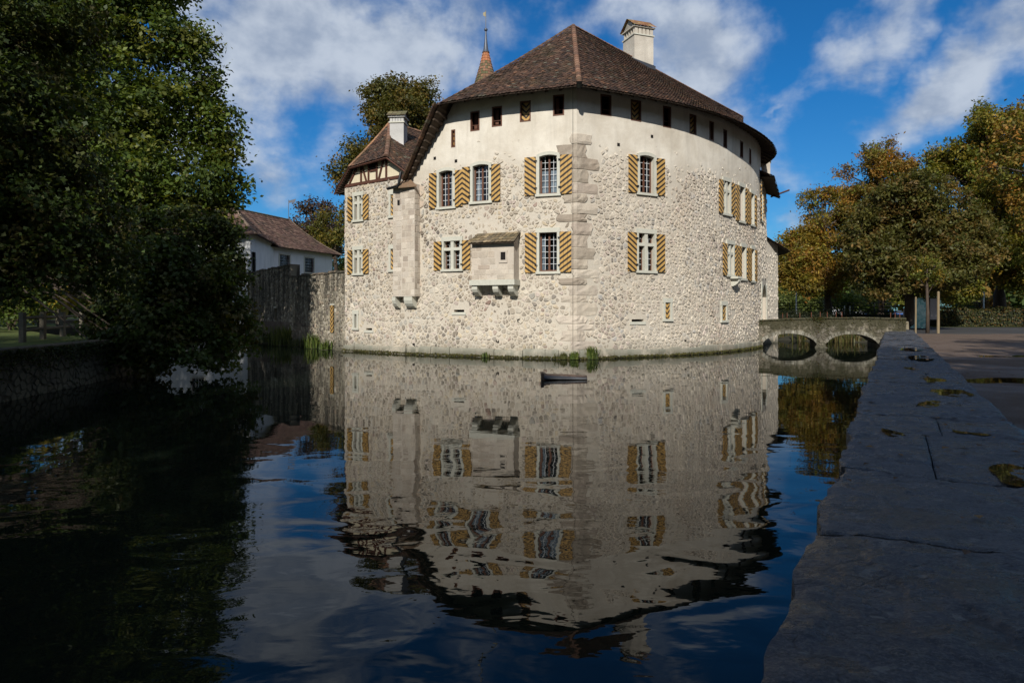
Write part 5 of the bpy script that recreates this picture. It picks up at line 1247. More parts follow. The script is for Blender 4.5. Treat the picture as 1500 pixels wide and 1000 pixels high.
while a < 44.5:
    L = rs.uniform(1.0, 2.2) if a > 1.6 else (2.2, 2.5)[int(a > -2)]; b_end = min(44.9, a+L); split = rs.random() < .38 and a > 3
    cuts = [0, CWID] if not split else [0, rs.uniform(.5, .9), CWID]
    for b0, b1 in zip(cuts[:-1], cuts[1:]):
        near = a < 9; st = .024 if a < 5 else .04 if near else .08 if a < 18 else .2
        nu, nv = max(2, int((b_end-a)/st)), max(2, int((b1-b0)/st)); mb = MB(); zoff = rs.uniform(-.012, .012); tl = rs.uniform(-.006, .006)
        idx_ = {}; cols = rs.choice([(.034, .038, .047), (.042, .045, .052), (.028, .032, .042), (.038, .040, .045)])
        vs = []; sk, sks = SKEW(a), SKEW(b_end); eo = rs.uniform(-.045, .03)
        for i in range(nu+1):
            for j in range(nv+1):
                u, v = i/nu, j/nv; aa = a+.004+(b_end-a-.008)*u+(sk*(v-.5)+.03*noise.noise(Vector((v*6, a, 1)))+.012*noise.noise(Vector((v*25, a, 1))))*(1-u)+(sks*(v-.5)+.03*noise.noise(Vector((v*6, b_end, 1)))+.012*noise.noise(Vector((v*25, b_end, 1))))*u; bb = b0+.006+(b1-b0-.012)*v
                if b0 == 0 and j == 0: bb += eo-.01+.05*noise.noise(Vector((aa*1.3, 4.4, 0)))+.035*noise.noise(Vector((aa*5, 1.4, 0)))
                if b0 == 0 and j == 1: bb += .4*(eo-.01+.05*noise.noise(Vector((aa*1.3, 4.4, 0)))+.03*noise.noise(Vector((aa*5, 1.4, 0))))
                p = CP(aa, bb, 0); e = min(i, nu-i)/nu*(b_end-a); e2 = min(j, nv-j)/nv*(b1-b0); em = min(e, e2)
                p.z = ZC+zoff+tl*(v-.5)+relief(p)-.010*math.exp(-em/.015); vs.append(p)
        id_ = lambda i, j: i*(nv+1)+j
        fs = [(id_(i, j), id_(i, j+1), id_(i+1, j+1), id_(i+1, j))[::-1] for i in range(nu) for j in range(nv)]
        base = len(vs); ring = [id_(i, 0) for i in range(nu+1)]+[id_(nu, j) for j in range(1, nv+1)]+[id_(i, nv) for i in range(nu-1, -1, -1)]+[id_(0, j) for j in range(nv-1, 0, -1)]
        for k_, r_ in enumerate(ring): q = vs[r_].copy(); q.z = ZC-.17; q += Vector((rs.uniform(-.008, .008), rs.uniform(-.008, .008), 0)); vs.append(q)
        n_ = len(ring); fs += [(ring[k_], ring[(k_+1) % n_], base+(k_+1) % n_, base+k_) for k_ in range(n_)]
        mb.poly(vs, fs, cols); mb.build('coping_slab', M_COP, mw, smooth=False)
    a = b_end; idx += 1
pw = MB()      # rain water lying in the hollows of the slabs
for a_, b_, ra, rb in ((7.3, .85, .55, .26), (5.6, 1.0, .35, .2), (5.2, .35, .3, .12), (9.0, 1.05, .5, .25), (11.2, .9, .6, .2), (13.5, .7, .5, .2), (3.6, 1.15, .4, .2), (17, .9, .8, .3), (21, .8, .8, .3), (6.6, .45, .3, .1)):
    c = CP(a_, b_, 0); pts = []; zl = max(relief(CP(a_+ra*u_, b_+rb*w_, 0)) for u_ in (-.3, 0, .3) for w_ in (-.3, 0, .3))*.6+.002
    for k_ in range(28):
        th = 2*math.pi*k_/28; rr = 1+.35*noise.noise(Vector((math.cos(th)*1.5+a_, math.sin(th)*1.5, b_))); pts.append(CP(a_+ra*rr*math.cos(th), min(CWID-.05, b_+rb*rr*math.sin(th)), ZC+zl))
    pw.face(pts)
pw.build('rain_puddle', M_PUD, mw, kind='stuff')
fl_ = MB()      # a few fallen leaves on the slabs and the gravel
for i in range(230):
    if i % 3: q = CP(rnd.uniform(.5, 30), rnd.uniform(.05, CWID-.05), 0); zz = ZC+relief(q)+.018
    else: q = CP(rnd.uniform(2, 30), CWID+abs(rnd.gauss(0, 2.5))+.1, 0); zz = .685
    th = rnd.uniform(0, 6.28); L = rnd.uniform(.025, .05); c_, s_ = math.cos(th)*L, math.sin(th)*L; col = rnd.choice([(.20, .09, .025), (.13, .07, .025), (.28, .15, .03), (.08, .05, .02)])
    fl_.face([(q.x-c_, q.y-s_, zz), (q.x+s_*.6, q.y-c_*.6, zz+.008), (q.x+c_, q.y+s_, zz+.004), (q.x-s_*.6, q.y+c_*.6, zz+.012)], col)
fo = fl_.build('fallen_leaves', M_LEAF, None); tag(fo, kind='stuff')
# small stone pier at the far end of the wall, and a marker plate
pr = thing('stone_pier', (24.0, 41.8, .65), 'short stone pier with an iron post, where the bridge meets the moat wall', 'pier')
m = MB(); x, y = at(1325, 470, 41.8).xy; m.hexa([(x-.2, y-.2, .6), (x+.2, y-.2, .6), (x+.2, y+.2, .6), (x-.2, y+.2, .6), (x-.17, y-.17, 1.45), (x+.17, y-.17, 1.45), (x+.17, y+.17, 1.40), (x-.17, y+.17, 1.40)], (.42, .36, .24)); m.build('stone_block', M_STONE_D, pr, bevel=.03)
m = MB(); m.tube([(x-.05, y, 1.42), (x-.05, y, 2.25)], .035, 6); m.build('iron_post', M_IRON, pr)
m = MB(); xy = CP(41.2, -.05, 0); m.hexa([(xy.x-.16, xy.y-.02, .78), (xy.x+.04, xy.y+.02, .78), (xy.x+.04, xy.y+.05, .78), (xy.x-.16, xy.y+.01, .78), (xy.x-.16, xy.y-.02, 1.13), (xy.x+.04, xy.y+.02, 1.13), (xy.x+.04, xy.y+.05, 1.13), (xy.x-.16, xy.y+.01, 1.13)])
o = m.build('marker_plate', simple('white_enamel', (.62, .72, .74), .4, .05), None); tag(o, 'small white plate fixed at the far water-side end of the moat wall', 'plate')

# ================================================================== ground, water
def sheet(name, pts, z, m_, skirt=None):
    mb = MB(); mb.face([(x, y, z) for x, y in pts])
    if skirt is not None:
        for (a, b) in zip(pts, pts[1:]+pts[:1]): mb.face([(a[0], a[1], skirt), (b[0], b[1], skirt), (b[0], b[1], z), (a[0], a[1], z)])
    o = mb.build(name, m_, None, kind='structure'); return o
bed = MB(); bed.face([(-900, -300, -1.2), (900, -300, -1.2), (900, 1500, -1.2), (-900, 1500, -1.2)]); bed.build('moat_bed', M_BED, None, kind='structure')
wt = MB(); wt.face([(-80, -40, 0), (80, -40, 0), (80, 90, 0), (-80, 90, 0)]); wt.build('moat_water', M_WATER, None, kind='structure')
R0 = CP(-60, CWID-.08, 0); R1 = CP(45.4, CWID-.08, 0)
# plaza: fine relief near the camera with puddles
ZP = .65
def zpl(x, y):
    v = Vector((x, y, 0)); z = ZP+.035*noise.noise(v*.33+Vector((3, 3, 0)))+.012*noise.noise(v*1.7)
    for (cx, cy, rx, ry, dp) in ((8.6, 9.6, 2.6, .75, .055), (12.8, 14.5, 4.6, .9, .06), (5.4, 6.3, .9, .4, .03), (17, 22, 3, 1, .03)):
        q = ((x-cx)/rx)**2+((y-cy)/ry)**2; z -= dp*math.exp(-q)
    return z
mb = MB(); xs = [i*.25 for i in range(0, 161)]; 
def prow(y): x0 = CP(0, CWID-.06, 0); return x0.x+(y-x0.y)*.5567
ys = [-2+.25*i for i in range(0, 180)]; verts = []; NXp = 110
for y in ys:
    x0 = prow(y)
    for i in range(NXp+1): x = x0+(i/NXp)**1.5*60; verts.append((x, y, zpl(x, y)))
fs = [(j*(NXp+1)+i, j*(NXp+1)+i+1, (j+1)*(NXp+1)+i+1, (j+1)*(NXp+1)+i) for j in range(len(ys)-1) for i in range(NXp)]
mb.poly(verts, fs); mb.build('plaza_ground', M_GRAV, None, smooth=True, kind='structure')
pd = MB(); pts = [(prow(-1.9), -1.9), (prow(-1.9)+50, -1.9), (prow(40)+40, 40), (prow(40), 40)]; pd.face([(x, y, ZP-.034) for x, y in pts]); pd.build('puddles', M_PUD, None, kind='structure')
yE = ys[-1]
sheet('plaza_behind', [(prow(-60), -60), (200, -60), (200, -2), (prow(-2), -2)], ZP-.05, M_GRAV)
sheet('far_road', [(prow(yE)-1.5, yE-.02), (150, yE-.02), (150, 60.5), (30.5, 60.5)], ZP-.004, M_ASPH, -1.3)
sheet('plaza_side', [(prow(-2)+59, -2.1), (200, -2.1), (200, yE), (prow(yE)+59, yE)], ZP-.06, M_GRAV)
sheet('far_bank', [(23.5, 46.5), (30.5, 60.4), (900, 60.4), (900, 1400), (-900, 1400), (-900, 66.5), (-36, 66.5), (-36, 62), (19.5, 62), (20.5, 49.5)], ZP+.02, M_GRASS)
bs = MB()
for (a, b, c_, d_) in ((17.5, 62.5, 15, 55), (20.5, 49.5, 17.6, 47.6), (23.5, 46.5, 22.5, 44.4), (26, 46, 26, 43.5)): bs.v.extend([(a, b, ZP+.02), (c_, d_, -.5)])
for i in range(3): bs.f.append((2*i, 2*i+1, 2*i+3, 2*i+2)); bs.c.append(None); bs.m.append(0); bs.uv.append(None)
bs.build('bank_slope', M_BED, None, kind='structure')
sheet('courtyard', [(-19.9, 51.2), (-13.9, 41.9), (-9.3, 36.3), (-2, 40), (10, 46), (14, 50), (10, 62.05), (-36, 62.05), (-36, 51.2)], 1.4, M_GRAV, -1.3)
LBK = [(-10.5, -3), (-11.7, 15.6), (-12.8, 24.5), (-18, 27), (-28, 38), (-29.4, 49.5)]
sheet('left_bank', LBK+[(-36, 66.4), (-900, 66.4), (-900, -3)], 1.14, M_GRASS)
sheet('near_bank', [(-900, -300), (-900, -3), (-10.5, -3), (-8, -14), (prow(-14)-1.5, -14), (prow(-60)-1.5, -60), (prow(-60), -300)], 1.0, M_GRASS, -1.3)
bwl = thing('bank_wall', (-12, 18, 0), 'retaining wall of the left bank, stones coloured dark for the shade under the overhanging trees', 'wall')
class Lw(Wall):
    pass
WLb = Wall([(-12.8, 24.5), (-11.7, 15.6), (-10.5, -3)])
class BankW:
    def P(s, a, z, k=0.0):
        q = WLb.P(a, z, 0); i = WLb.seg(a); t = WLb.tn[i]; return Vector((q.x-t.y*k, q.y+t.x*k, z))
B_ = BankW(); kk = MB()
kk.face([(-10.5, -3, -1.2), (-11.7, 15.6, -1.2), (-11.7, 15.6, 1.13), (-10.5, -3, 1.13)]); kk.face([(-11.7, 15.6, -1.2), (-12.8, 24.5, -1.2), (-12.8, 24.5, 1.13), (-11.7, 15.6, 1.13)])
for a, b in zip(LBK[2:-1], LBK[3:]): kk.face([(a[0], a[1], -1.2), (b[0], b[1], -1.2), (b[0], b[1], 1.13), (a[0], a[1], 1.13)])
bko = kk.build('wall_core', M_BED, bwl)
rubble(B_, 0, 22, .0, lambda s: 1.14, .26, .17, [], lambda s, z: 1, bko, M_STONE_D, 121, 150, pal=[((.026, .028, .018), 3), ((.036, .034, .022), 2), ((.020, .021, .014), 2)], gap=.012)  # near-black stones: the wall's shade is put into their colour
s = 0
while s < 24:
    L = rnd.uniform(.6, 1.3); c = MB(); P = B_.P
    c.hexa([P(s+.01, 1.10, .07), P(s+L-.01, 1.10, .07), P(s+L-.01, 1.10, -.45), P(s+.01, 1.10, -.45), P(s+.01, 1.22, .06), P(s+L-.01, 1.2, .06), P(s+L-.01, 1.22, -.45), P(s+.01, 1.21, -.45)], rnd.choice([(.085, .07, .045), (.06, .055, .035)])); c.build('coping_stone', M_STONE_D, bwl); s += L

iv = MB()
for i in range(5200):
    s = rnd.uniform(0, 22); z = 1.2-abs(rnd.gauss(0, .35))*(.5+.5*math.sin(s*1.9)**2)
    if z < .1: continue
    p = B_.P(s, z, .07+rnd.uniform(0, .08)); a = Vector((rnd.uniform(-.05, .05), rnd.uniform(-.06, .06), rnd.uniform(-.07, -.02))); b = Vector((rnd.uniform(0, .05), rnd.uniform(-.05, .05), rnd.uniform(-.02, .04)))
    iv.face([p, p+a*.5+b, p+a, p+a*.5-b], rnd.choice([(.03, .045, .012), (.045, .05, .015), (.02, .03, .01)]))
iv.build('ivy', M_LEAF, bwl, kind='stuff')
# ================================================================== floating log
lg = thing('floating_log', (1.6, 20.9, 0), 'dark half-sunk hollow wooden log with a flared end, floating in front of the castle', 'log')
m = MB(); xs_ = [0, .04, .14, .45, .75, 1.0, 1.36]; rr = [.26, .24, .195, .18, .18, .165, .155]; rings = []
for x, r_ in zip(xs_, rr):
    ring = []
    for j in range(14):
        th = math.pi*(j/13*1.16-.08); rj = r_*(1+.06*math.sin(j*2.1+x*3)); ring.append(Vector((.93+x, 20.95+rj*1.25*math.cos(th), -.03+rj*math.sin(th))))
    rings.append(ring)
vs = [p for r_ in rings for p in r_]
m.poly(vs, [(i*14+j, i*14+j+1, (i+1)*14+j+1, (i+1)*14+j) for i in range(6) for j in range(13)]+[tuple(range(14)), tuple(range(6*14, 7*14))[::-1]])
def log_fn(t, m_):
    v = oc(t); a = t.noise(t.scale(v, (1.2, 9, 9)), 3.0, 5, .6); pbsdf(t, t.mix(t.rng(a, .35, .65), (.022, .018, .016, 1), (.12, .07, .045, 1)), t.rng(a, .3, .7, .25, .7), a, .8, .03, .5)
m.build('log_shell', mat('wet_dark_wood', log_fn), lg)
m = MB(); m.hexa([(.99, 20.74, .10), (2.27, 20.80, .04), (2.27, 20.72, .02), (.97, 20.64, .04), (.99, 20.76, .135), (2.27, 20.82, .075), (2.27, 20.73, .055), (.97, 20.65, .08)]); m.build('side_plank', simple('grey_wet_wood', (.035, .038, .045), .4, .4, 5, spec=.6, stretch=(.2, 1, 1)), lg)
m = MB(); m.hexa([(.90, 20.68, -.1), (.97, 20.68, -.1), (.97, 21.2, -.1), (.90, 21.2, -.1), (.88, 20.70, .22), (.97, 20.70, .22), (.97, 21.18, .22), (.88, 21.18, .22)]); m.build('end_board', mat('wet_dark_wood', log_fn), lg)

# ================================================================== plants
def tuft(name, c, n_, h, spread, label, cols, group=None, wd=.02, seed=0):
    r = random.Random(seed+int(c[0]*100)); m = MB()
    for i in range(n_):
        p = Vector((c[0]+r.gauss(0, spread), c[1]+r.gauss(0, spread*.3), c[2])); a = r.uniform(0, 6.28); hh = h*r.uniform(.4, 1.0); ln = r.uniform(.1, .5)*hh
        dr = Vector((math.cos(a), math.sin(a), 0)); sd_ = Vector((-dr.y, dr.x, 0))*wd; q1 = p+dr*ln*.35+Vector((0, 0, hh*.6)); q2 = p+dr*ln+Vector((0, 0, hh)); c_ = r.choice(cols)
        m.face([p-sd_, p+sd_, q1+sd_*1.2, q1-sd_*1.2], c_); m.face([q1-sd_*1.2, q1+sd_*1.2, q2], c_)
        if r.random() < .6: lf_ = q1+Vector((r.uniform(-.06, .06), r.uniform(-.06, .06), r.uniform(0, .06))); m.face([q1, q1+sd_*3, lf_+sd_*2, lf_], c_)
    o = m.build(name, M_LEAF, None); tag(o, label, 'plant', group)
GC = [(.10, .14, .03), (.07, .11, .02), (.14, .17, .04), (.05, .07, .02)]
def foot(W, px, k=.22): s_, _ = W.hit(px); return W.P(s_, .02, k)
tuft('weed', foot(WR_, 862), 110, .62, .13, 'bright green bushy weed at the castle corner, at the waterline', GC)
tuft('weed', foot(WL_, 842), 50, .42, .10, 'small green weed just left of the castle corner at the waterline', GC, seed=1)
tuft('weed', foot(WL_, 828), 45, .36, .12, 'low olive weed left of the corner weeds at the waterline', [(.09, .09, .03), (.07, .08, .02)], seed=2)
tuft('weed', foot(WL_, 714), 30, .28, .10, 'tiny weed on the plinth below the tiled bay', GC, seed=3)
tuft('reed_clump', foot(WC, 425, .4), 150, 1.35, .32, 'tall yellow-green reed clump at the foot of the dark curtain wall', [(.16, .18, .05), (.12, .15, .04), (.09, .11, .03)], wd=.03)
tuft('reed_clump', foot(WC, 467, .35), 110, .95, .22, 'shorter green reed clump at the curtain wall foot, nearer the castle', GC, wd=.025)
tuft('reed_clump', foot(WC, 486, .3), 70, .6, .16, 'small reed clump at the joint of curtain wall and castle wing', GC, seed=4)
tuft('reed_clump', foot(WC, 405, .4), 120, .95, .35, 'dark reed clump at the left part of the curtain wall foot', [(.06, .08, .03), (.08, .09, .03)], wd=.03)
tuft('reed_clump', foot(WC, 445, .4), 80, .6, .3, 'low dark reeds between the taller clumps by the curtain wall', [(.06, .08, .03), (.08, .09, .03)], seed=7)

for i, (x, y, h) in enumerate(((15.5, 56, 1.2), (17, 58, .9), (18.2, 50, 1.1), (19.4, 49, .8), (20.6, 47.6, 1.3), (21.6, 46.4, 1.0), (22.6, 45.6, 1.1), (16.4, 60, 1.3))):
    tuft('reed_clump', (x, y, -.1), 90, h, .5, ORD[i]+' reed clump on the bank seen through the bridge arches', [(.10, .10, .03), (.07, .08, .025), (.13, .10, .04)], 'reeds behind the bridge', wd=.035, seed=20+i)
# ---- trees
LOBE = np.array([(-.5, 0), (-.22, .27), (.02, .5), (.06, .2), (.5, 0), (.06, -.2), (.02, -.5), (-.22, -.27)])
def leaves(name, P_, Nn, size, cols, parent, asp=.62, m_=None, lobed=False):
    """P_ (N,3), Nn normals (N,3), cols (N,3): one folded leaf blade each"""
    N = len(P_); r = RNG; a = r.normal(size=(N, 3)); t = np.cross(Nn, a); t /= np.linalg.norm(t, axis=1)[:, None]+1e-9; b = np.cross(Nn, t)
    L = size*r.uniform(.7, 1.3, N)[:, None]; Wd = L*asp
    if lobed:
        K = 8; v = P_[:, None, :]+t[:, None, :]*L[:, :, None]*LOBE[None, :, :1]+b[:, None, :]*L[:, :, None]*LOBE[None, :, 1:]+Nn[:, None, :]*L[:, :, None]*(np.abs(LOBE[None, :, 1:])*.25)
    else:
        K = 4; v = np.empty((N, 4, 3)); v[:, 0] = P_-t*L*.5; v[:, 1] = P_+b*Wd*.5+Nn*L*.08; v[:, 2] = P_+t*L*.5; v[:, 3] = P_-b*Wd*.5+Nn*L*.08
    off_ = np.array(WL.get(parent, Vector((0, 0, 0)))) if parent is not None else np.zeros(3)
    me = bpy.data.meshes.new(name); me.vertices.add(N*K); me.vertices.foreach_set('co', (v-off_).reshape(-1).astype(np.float32))
    me.loops.add(N*K); me.loops.foreach_set('vertex_index', np.arange(N*K, dtype=np.int32)); me.polygons.add(N)
    me.polygons.foreach_set('loop_start', np.arange(0, N*K, K, dtype=np.int32)); me.update(calc_edges=True)
    ca = me.color_attributes.new('Col', 'FLOAT_COLOR', 'POINT'); c = np.ones((N, K, 4), np.float32); c[:, :, :3] = cols[:, None, :]; ca.data.foreach_set('color', c.reshape(-1))
    me.materials.append(m_ or M_LEAF); o = bpy.data.objects.new(name, me); COL.objects.link(o); o.parent = parent; return o
def unit(r, n_): v = r.normal(size=(n_, 3)); return v/np.linalg.norm(v, axis=1)[:, None]
def crown(blobs, nper, size, pal, parent, clump=.42, dens=1.0, asp=.62, seed=1, droop=.0, colfn=None, fill=.5, lobed=False):
    """blobs: (x,y,z,r) volumes filled with twig clumps; nper leaves per clump"""
    r = np.random.default_rng(seed); PP, NN, CC = [], [], []; pal = np.array(pal); tips = []
    for (x, y, z, R__) in blobs:
        nc = max(4, int(dens*4.6*(R__/clump)**2)); d_ = unit(r, nc); rad = R__*(1-fill*r.random(nc)**1.6); c = np.array([x, y, z])+d_*rad[:, None]*np.array([1, 1, .85])
        base = r.integers(0, len(pal), nc); kk_ = r.uniform(.7, 1.3, nc)
        for i in range(nc):
            cs = clump*r.uniform(.6, 1.35); k_ = int(nper*1.25*(cs/clump)**2); o_ = r.normal(size=(k_, 3))*cs*np.array([.5, .5, .36]); o_[:, 2] -= droop*np.abs(o_[:, 0])
            p = c[i]+o_; nn = d_[i]*.35+np.array([0, 0, .55])+r.normal(size=(k_, 3))*.55; nn /= np.linalg.norm(nn, axis=1)[:, None]
            cc = pal[base[i]][None, :]*.75+pal[r.integers(0, len(pal), k_)]*.25; cc = cc*kk_[i]*r.uniform(.75, 1.25, (k_, 1))
            PP.append(p); NN.append(nn); CC.append(cc)
        tips.append(c[:: max(1, nc//6)])
    P_ = np.concatenate(PP); N_ = np.concatenate(NN); C_ = np.concatenate(CC)
    leaves('crown', P_, N_, size, np.clip(C_, 0, 1), parent, asp, lobed=lobed)
    return tips
def limbs(base, h0, blobs, tips, r0, parent, seed=1):
    r = random.Random(seed); m = MB(); b = Vector(base); top = Vector((b.x+r.uniform(-.3, .3), b.y+r.uniform(-.3, .3), b.z+h0))
    zmax = max(q[2] for q in blobs)
    trunk_pts = [b-Vector((0, 0, .3)), b+Vector((0, 0, h0*.15)), b.lerp(top, .5)+Vector((r.uniform(-.1, .1), 0, 0)), top]
    m.tube(trunk_pts, [r0*1.5, r0*1.05, r0*.9, r0*.8], 12)
    trunk = m.build('trunk', M_BARK, parent, smooth=True); m = MB()
    cen = Vector((sum(q[0] for q in blobs)/len(blobs), sum(q[1] for q in blobs)/len(blobs), zmax)); lead = top.lerp(cen, .75)
    m.tube([top, top.lerp(lead, .5)+Vector((r.uniform(-.4, .4), 0, 0)), lead], [r0*.8, r0*.36, r0*.06], 8)
    for q, tp in zip(blobs, tips):
        c = Vector(q[:3]); st = top.lerp(lead, max(0, min(.8, (c.z-top.z-1.5)/max(1, (lead.z-top.z))))) if c.z > top.z else b.lerp(top, .85); mid = st.lerp(c, .5)+Vector((r.uniform(-.3, .3), r.uniform(-.3, .3), r.uniform(.1, .6)))
        m.tube([st, mid, c], [r0*.30, r0*.17, r0*.08], 6, caps=False)
        for t_ in tp[:7]: t_ = Vector(t_); mm = c.lerp(t_, .5)+Vector((0, 0, r.uniform(0, .3))); m.tube([c, mm, t_], [r0*.08, r0*.04, .01], 4, caps=False)
    m.build('limbs', M_BARK, trunk, smooth=True); return trunk
def pxblobs(lst, F_=F):
    out = []
    for (px, py, dd, rp) in lst: p = at(px, py, dd); out.append((p.x, p.y, p.z, rp*dd/F))
    return out
def tree(name, base, h0, blobs, r0, label, cat='tree', group=None, nper=26, size=.14, pal=(), clump=.42, dens=1.0, seed=1, droop=0.0, fill=.5, asp=.62, lobed=False):
    t = thing(name, base, label, cat, group); tips = crown(blobs, nper, size, pal, t, clump, dens, asp, seed, droop, fill=fill, lobed=lobed); limbs(base, h0, blobs, tips, r0, t, seed); return t
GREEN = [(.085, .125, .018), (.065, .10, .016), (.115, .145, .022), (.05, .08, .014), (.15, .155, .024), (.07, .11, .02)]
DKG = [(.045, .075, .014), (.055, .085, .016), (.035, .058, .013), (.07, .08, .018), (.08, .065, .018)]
# left maple beyond, catching some sun
_b = [(225, 55, 1.0, 62), (268, 70, 1.0, 36), (150, 30, 1.0, 80), (80, -20, 1.02, 110), (255, 165, 1.0, 62), (305, 210, 1.0, 32), (180, 150, .96, 80), (322, 258, 1.0, 28), (270, 260, .97, 60), (290, 320, 1.0, 48), (315, 335, .98, 28), (90, 120, .97, 100), (190, 250, .95, 80), (290, 130, 1.02, 22), (200, -80, 1.0, 110), (70, 260, .95, 90), (245, 5, 1.03, 30), (308, 175, 1.0, 20), (340, 238, 1.0, 18), (345, 270, 1.0, 12), (330, 200, 1.0, 22), (300, 120, 1.0, 26), (290, 60, 1.0, 24), (330, 165, 1.0, 12), (332, 290, 1.0, 22), (120, 320, .97, 90), (215, 330, .98, 60), (30, 60, 1.0, 110)]
b1 = pxblobs([(x, y, 32*k_, r_) for x, y, k_, r_ in _b])
b1 += [(-27, 32.5, 15.5, 3), (-30, 33, 15, 3), (-31, 33.5, 12, 3)]  # crown parts out of view, added to shade the white wing
tree('maple_tree', (-26.4, 34, 1.14), 4.5, b1, .45, 'big green maple on the left bank with sunlit yellow-green outer leaves', nper=44, size=.23, pal=GREEN, clump=.62, dens=1.35, seed=3)
b2 = pxblobs([(-40, 80, 14, 150), (40, 190, 14, 110), (20, 330, 14, 110), (-60, 300, 14, 140), (110, 330, 15, 75), (150, 380, 16, 50), (70, 380, 14, 55), (90, 240, 15, 70), (-30, -60, 14, 170), (10, 430, 13.5, 35), (60, 60, 15, 70), (20, 395, 14, 60), (110, 385, 15.5, 40), (-30, 400, 13.5, 60)])
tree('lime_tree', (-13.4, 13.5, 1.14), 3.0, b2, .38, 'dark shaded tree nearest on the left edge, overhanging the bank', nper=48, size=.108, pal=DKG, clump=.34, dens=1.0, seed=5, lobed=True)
b3 = pxblobs([(x_, y_, d_*1.16, r_) for x_, y_, d_, r_ in [(215, 380, 19, 60), (170, 440, 19, 42), (230, 450, 18.5, 50), (285, 400, 19, 48), (330, 385, 20, 30), (290, 470, 19, 36), (240, 505, 18, 26), (190, 490, 18.5, 34), (345, 440, 20, 26), (352, 480, 20.5, 24), (320, 500, 19, 20), (280, 520, 18, 18), (250, 340, 19.5, 55), (320, 340, 20, 30), (160, 500, 18.5, 22), (375, 470, 21, 12), (365, 500, 21, 12), (300, 440, 20, 30), (180, 410, 19.5, 50), (210, 470, 19, 40), (260, 430, 19.3, 45), (310, 460, 19.5, 32), (150, 470, 19, 26), (230, 525, 18, 16), (335, 470, 20, 26), (160, 520, 18, 14), (355, 400, 20.5, 16), (320, 420, 20, 34), (270, 440, 19.2, 45), (335, 350, 20.3, 26), (250, 490, 18.6, 34), (300, 500, 19, 28), (215, 500, 18.4, 32), (340, 505, 20, 18), (240, 400, 19.5, 55), (200, 515, 18.4, 26), (290, 528, 18.6, 18), (230, 530, 18.4, 20), (325, 525, 18.8, 16)]])
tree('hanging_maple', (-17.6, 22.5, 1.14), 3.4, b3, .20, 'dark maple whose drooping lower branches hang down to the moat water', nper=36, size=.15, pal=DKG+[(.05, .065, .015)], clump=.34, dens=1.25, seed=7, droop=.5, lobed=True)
# background trees, left half
def cluster(px, py, dd, rpx, n_, seed, flat=.8, sub=.42):
    r = random.Random(seed); out = []
    for i in range(n_):
        a = r.uniform(0, 6.28); q = math.sqrt(r.random()); x = px+rpx*q*math.cos(a)*.9; y = py+rpx*flat*q*math.sin(a); p = at(x, y, dd+r.uniform(-1, 1)*rpx*dd/F*.7)
        out.append((p.x, p.y, p.z, rpx*sub*r.uniform(.7, 1.15)*dd/F))
    return out
OLIVE = [(.10, .095, .018), (.07, .075, .016), (.13, .10, .02), (.16, .10, .02), (.055, .06, .014)]
PURP = [(.055, .035, .03), (.075, .045, .03), (.04, .03, .025), (.10, .06, .03)]
YEL = [(.14, .13, .02), (.10, .11, .02), (.18, .13, .02), (.08, .09, .02)]
tree('beech_tree', (-25, 84, .67), 6, cluster(462, 335, 84, 42, 12, 1, .95), .45, 'purple-brown copper beech between the white house and the castle', nper=34, size=.34, pal=PURP, clump=.9, dens=2.0, seed=11)
tree('maple_tree', (-19.5, 76, .67), 5, cluster(495, 340, 76, 34, 10, 2, 1.2), .4, 'yellow-green tree touching the left edge of the castle wing', nper=34, size=.30, pal=YEL, clump=.8, dens=2.0, seed=12)
tree('oak_tree', (-12, 74, .67), 7, cluster(592, 165, 72, 50, 20, 3, .75, .5)+cluster(575, 230, 72, 72, 22, 4, .8, .5), .6, 'large olive-brown oak rising behind the half-timbered wing', nper=34, size=.30, pal=OLIVE, clump=.8, dens=1.5, seed=13)
tree('fir_tree', (-27, 100, .67), 6, cluster(480, 400, 100, 60, 10, 5, .7), .5, 'dark green trees low behind the curtain wall', nper=24, size=.5, pal=DKG, clump=1.4, dens=1.0, seed=14)
# chestnuts on the right
ORG = [(.28, .14, .025), (.22, .12, .022), (.33, .145, .028), (.15, .105, .022), (.12, .10, .02), (.30, .17, .035)]
ORG2 = [(.26, .20, .025), (.22, .17, .022), (.15, .125, .02), (.28, .18, .025), (.12, .10, .018)]
DKB = [(.085, .085, .02), (.10, .095, .022), (.07, .075, .018), (.13, .10, .026), (.16, .095, .025), (.09, .10, .022)]
GRO = [(.13, .145, .02), (.17, .165, .022), (.22, .17, .024), (.09, .115, .018), (.28, .17, .026), (.14, .15, .022), (.10, .125, .02)]
tree('chestnut_tree', tuple(at(1215, 476, 60).xy)+(.67,), 3.4, cluster(1208, 315, 60, 42, 13, 6, .9, .36)+cluster(1195, 345, 60, 44, 10, 16, .8, .4)+cluster(1170, 365, 60, 34, 6, 66, .8, .4)+cluster(1200, 385, 60, 66, 20, 7, .6, .36)+cluster(1180, 405, 58, 40, 6, 8, .4, .4), .34, 'smallest orange chestnut, just right of the castle beyond the bridge', nper=30, size=.26, pal=ORG2+ORG[:3]+GRO[:3], clump=.55, dens=1.3, asp=.45, seed=21)
tree('chestnut_tree', tuple(at(1290, 470, 70).xy)+(.67,), 5, cluster(1305, 240, 70, 44, 17, 9, .95, .32)+cluster(1262, 275, 70, 40, 12, 67, .95, .34)+cluster(1275, 320, 70, 52, 14, 10, .9, .36)+cluster(1300, 370, 69, 62, 12, 11, .8, .4), .45, 'tall rust-orange chestnut with airy top, behind the dark one', nper=30, size=.30, pal=ORG+GRO[:2], clump=.62, dens=1.25, asp=.45, seed=22)
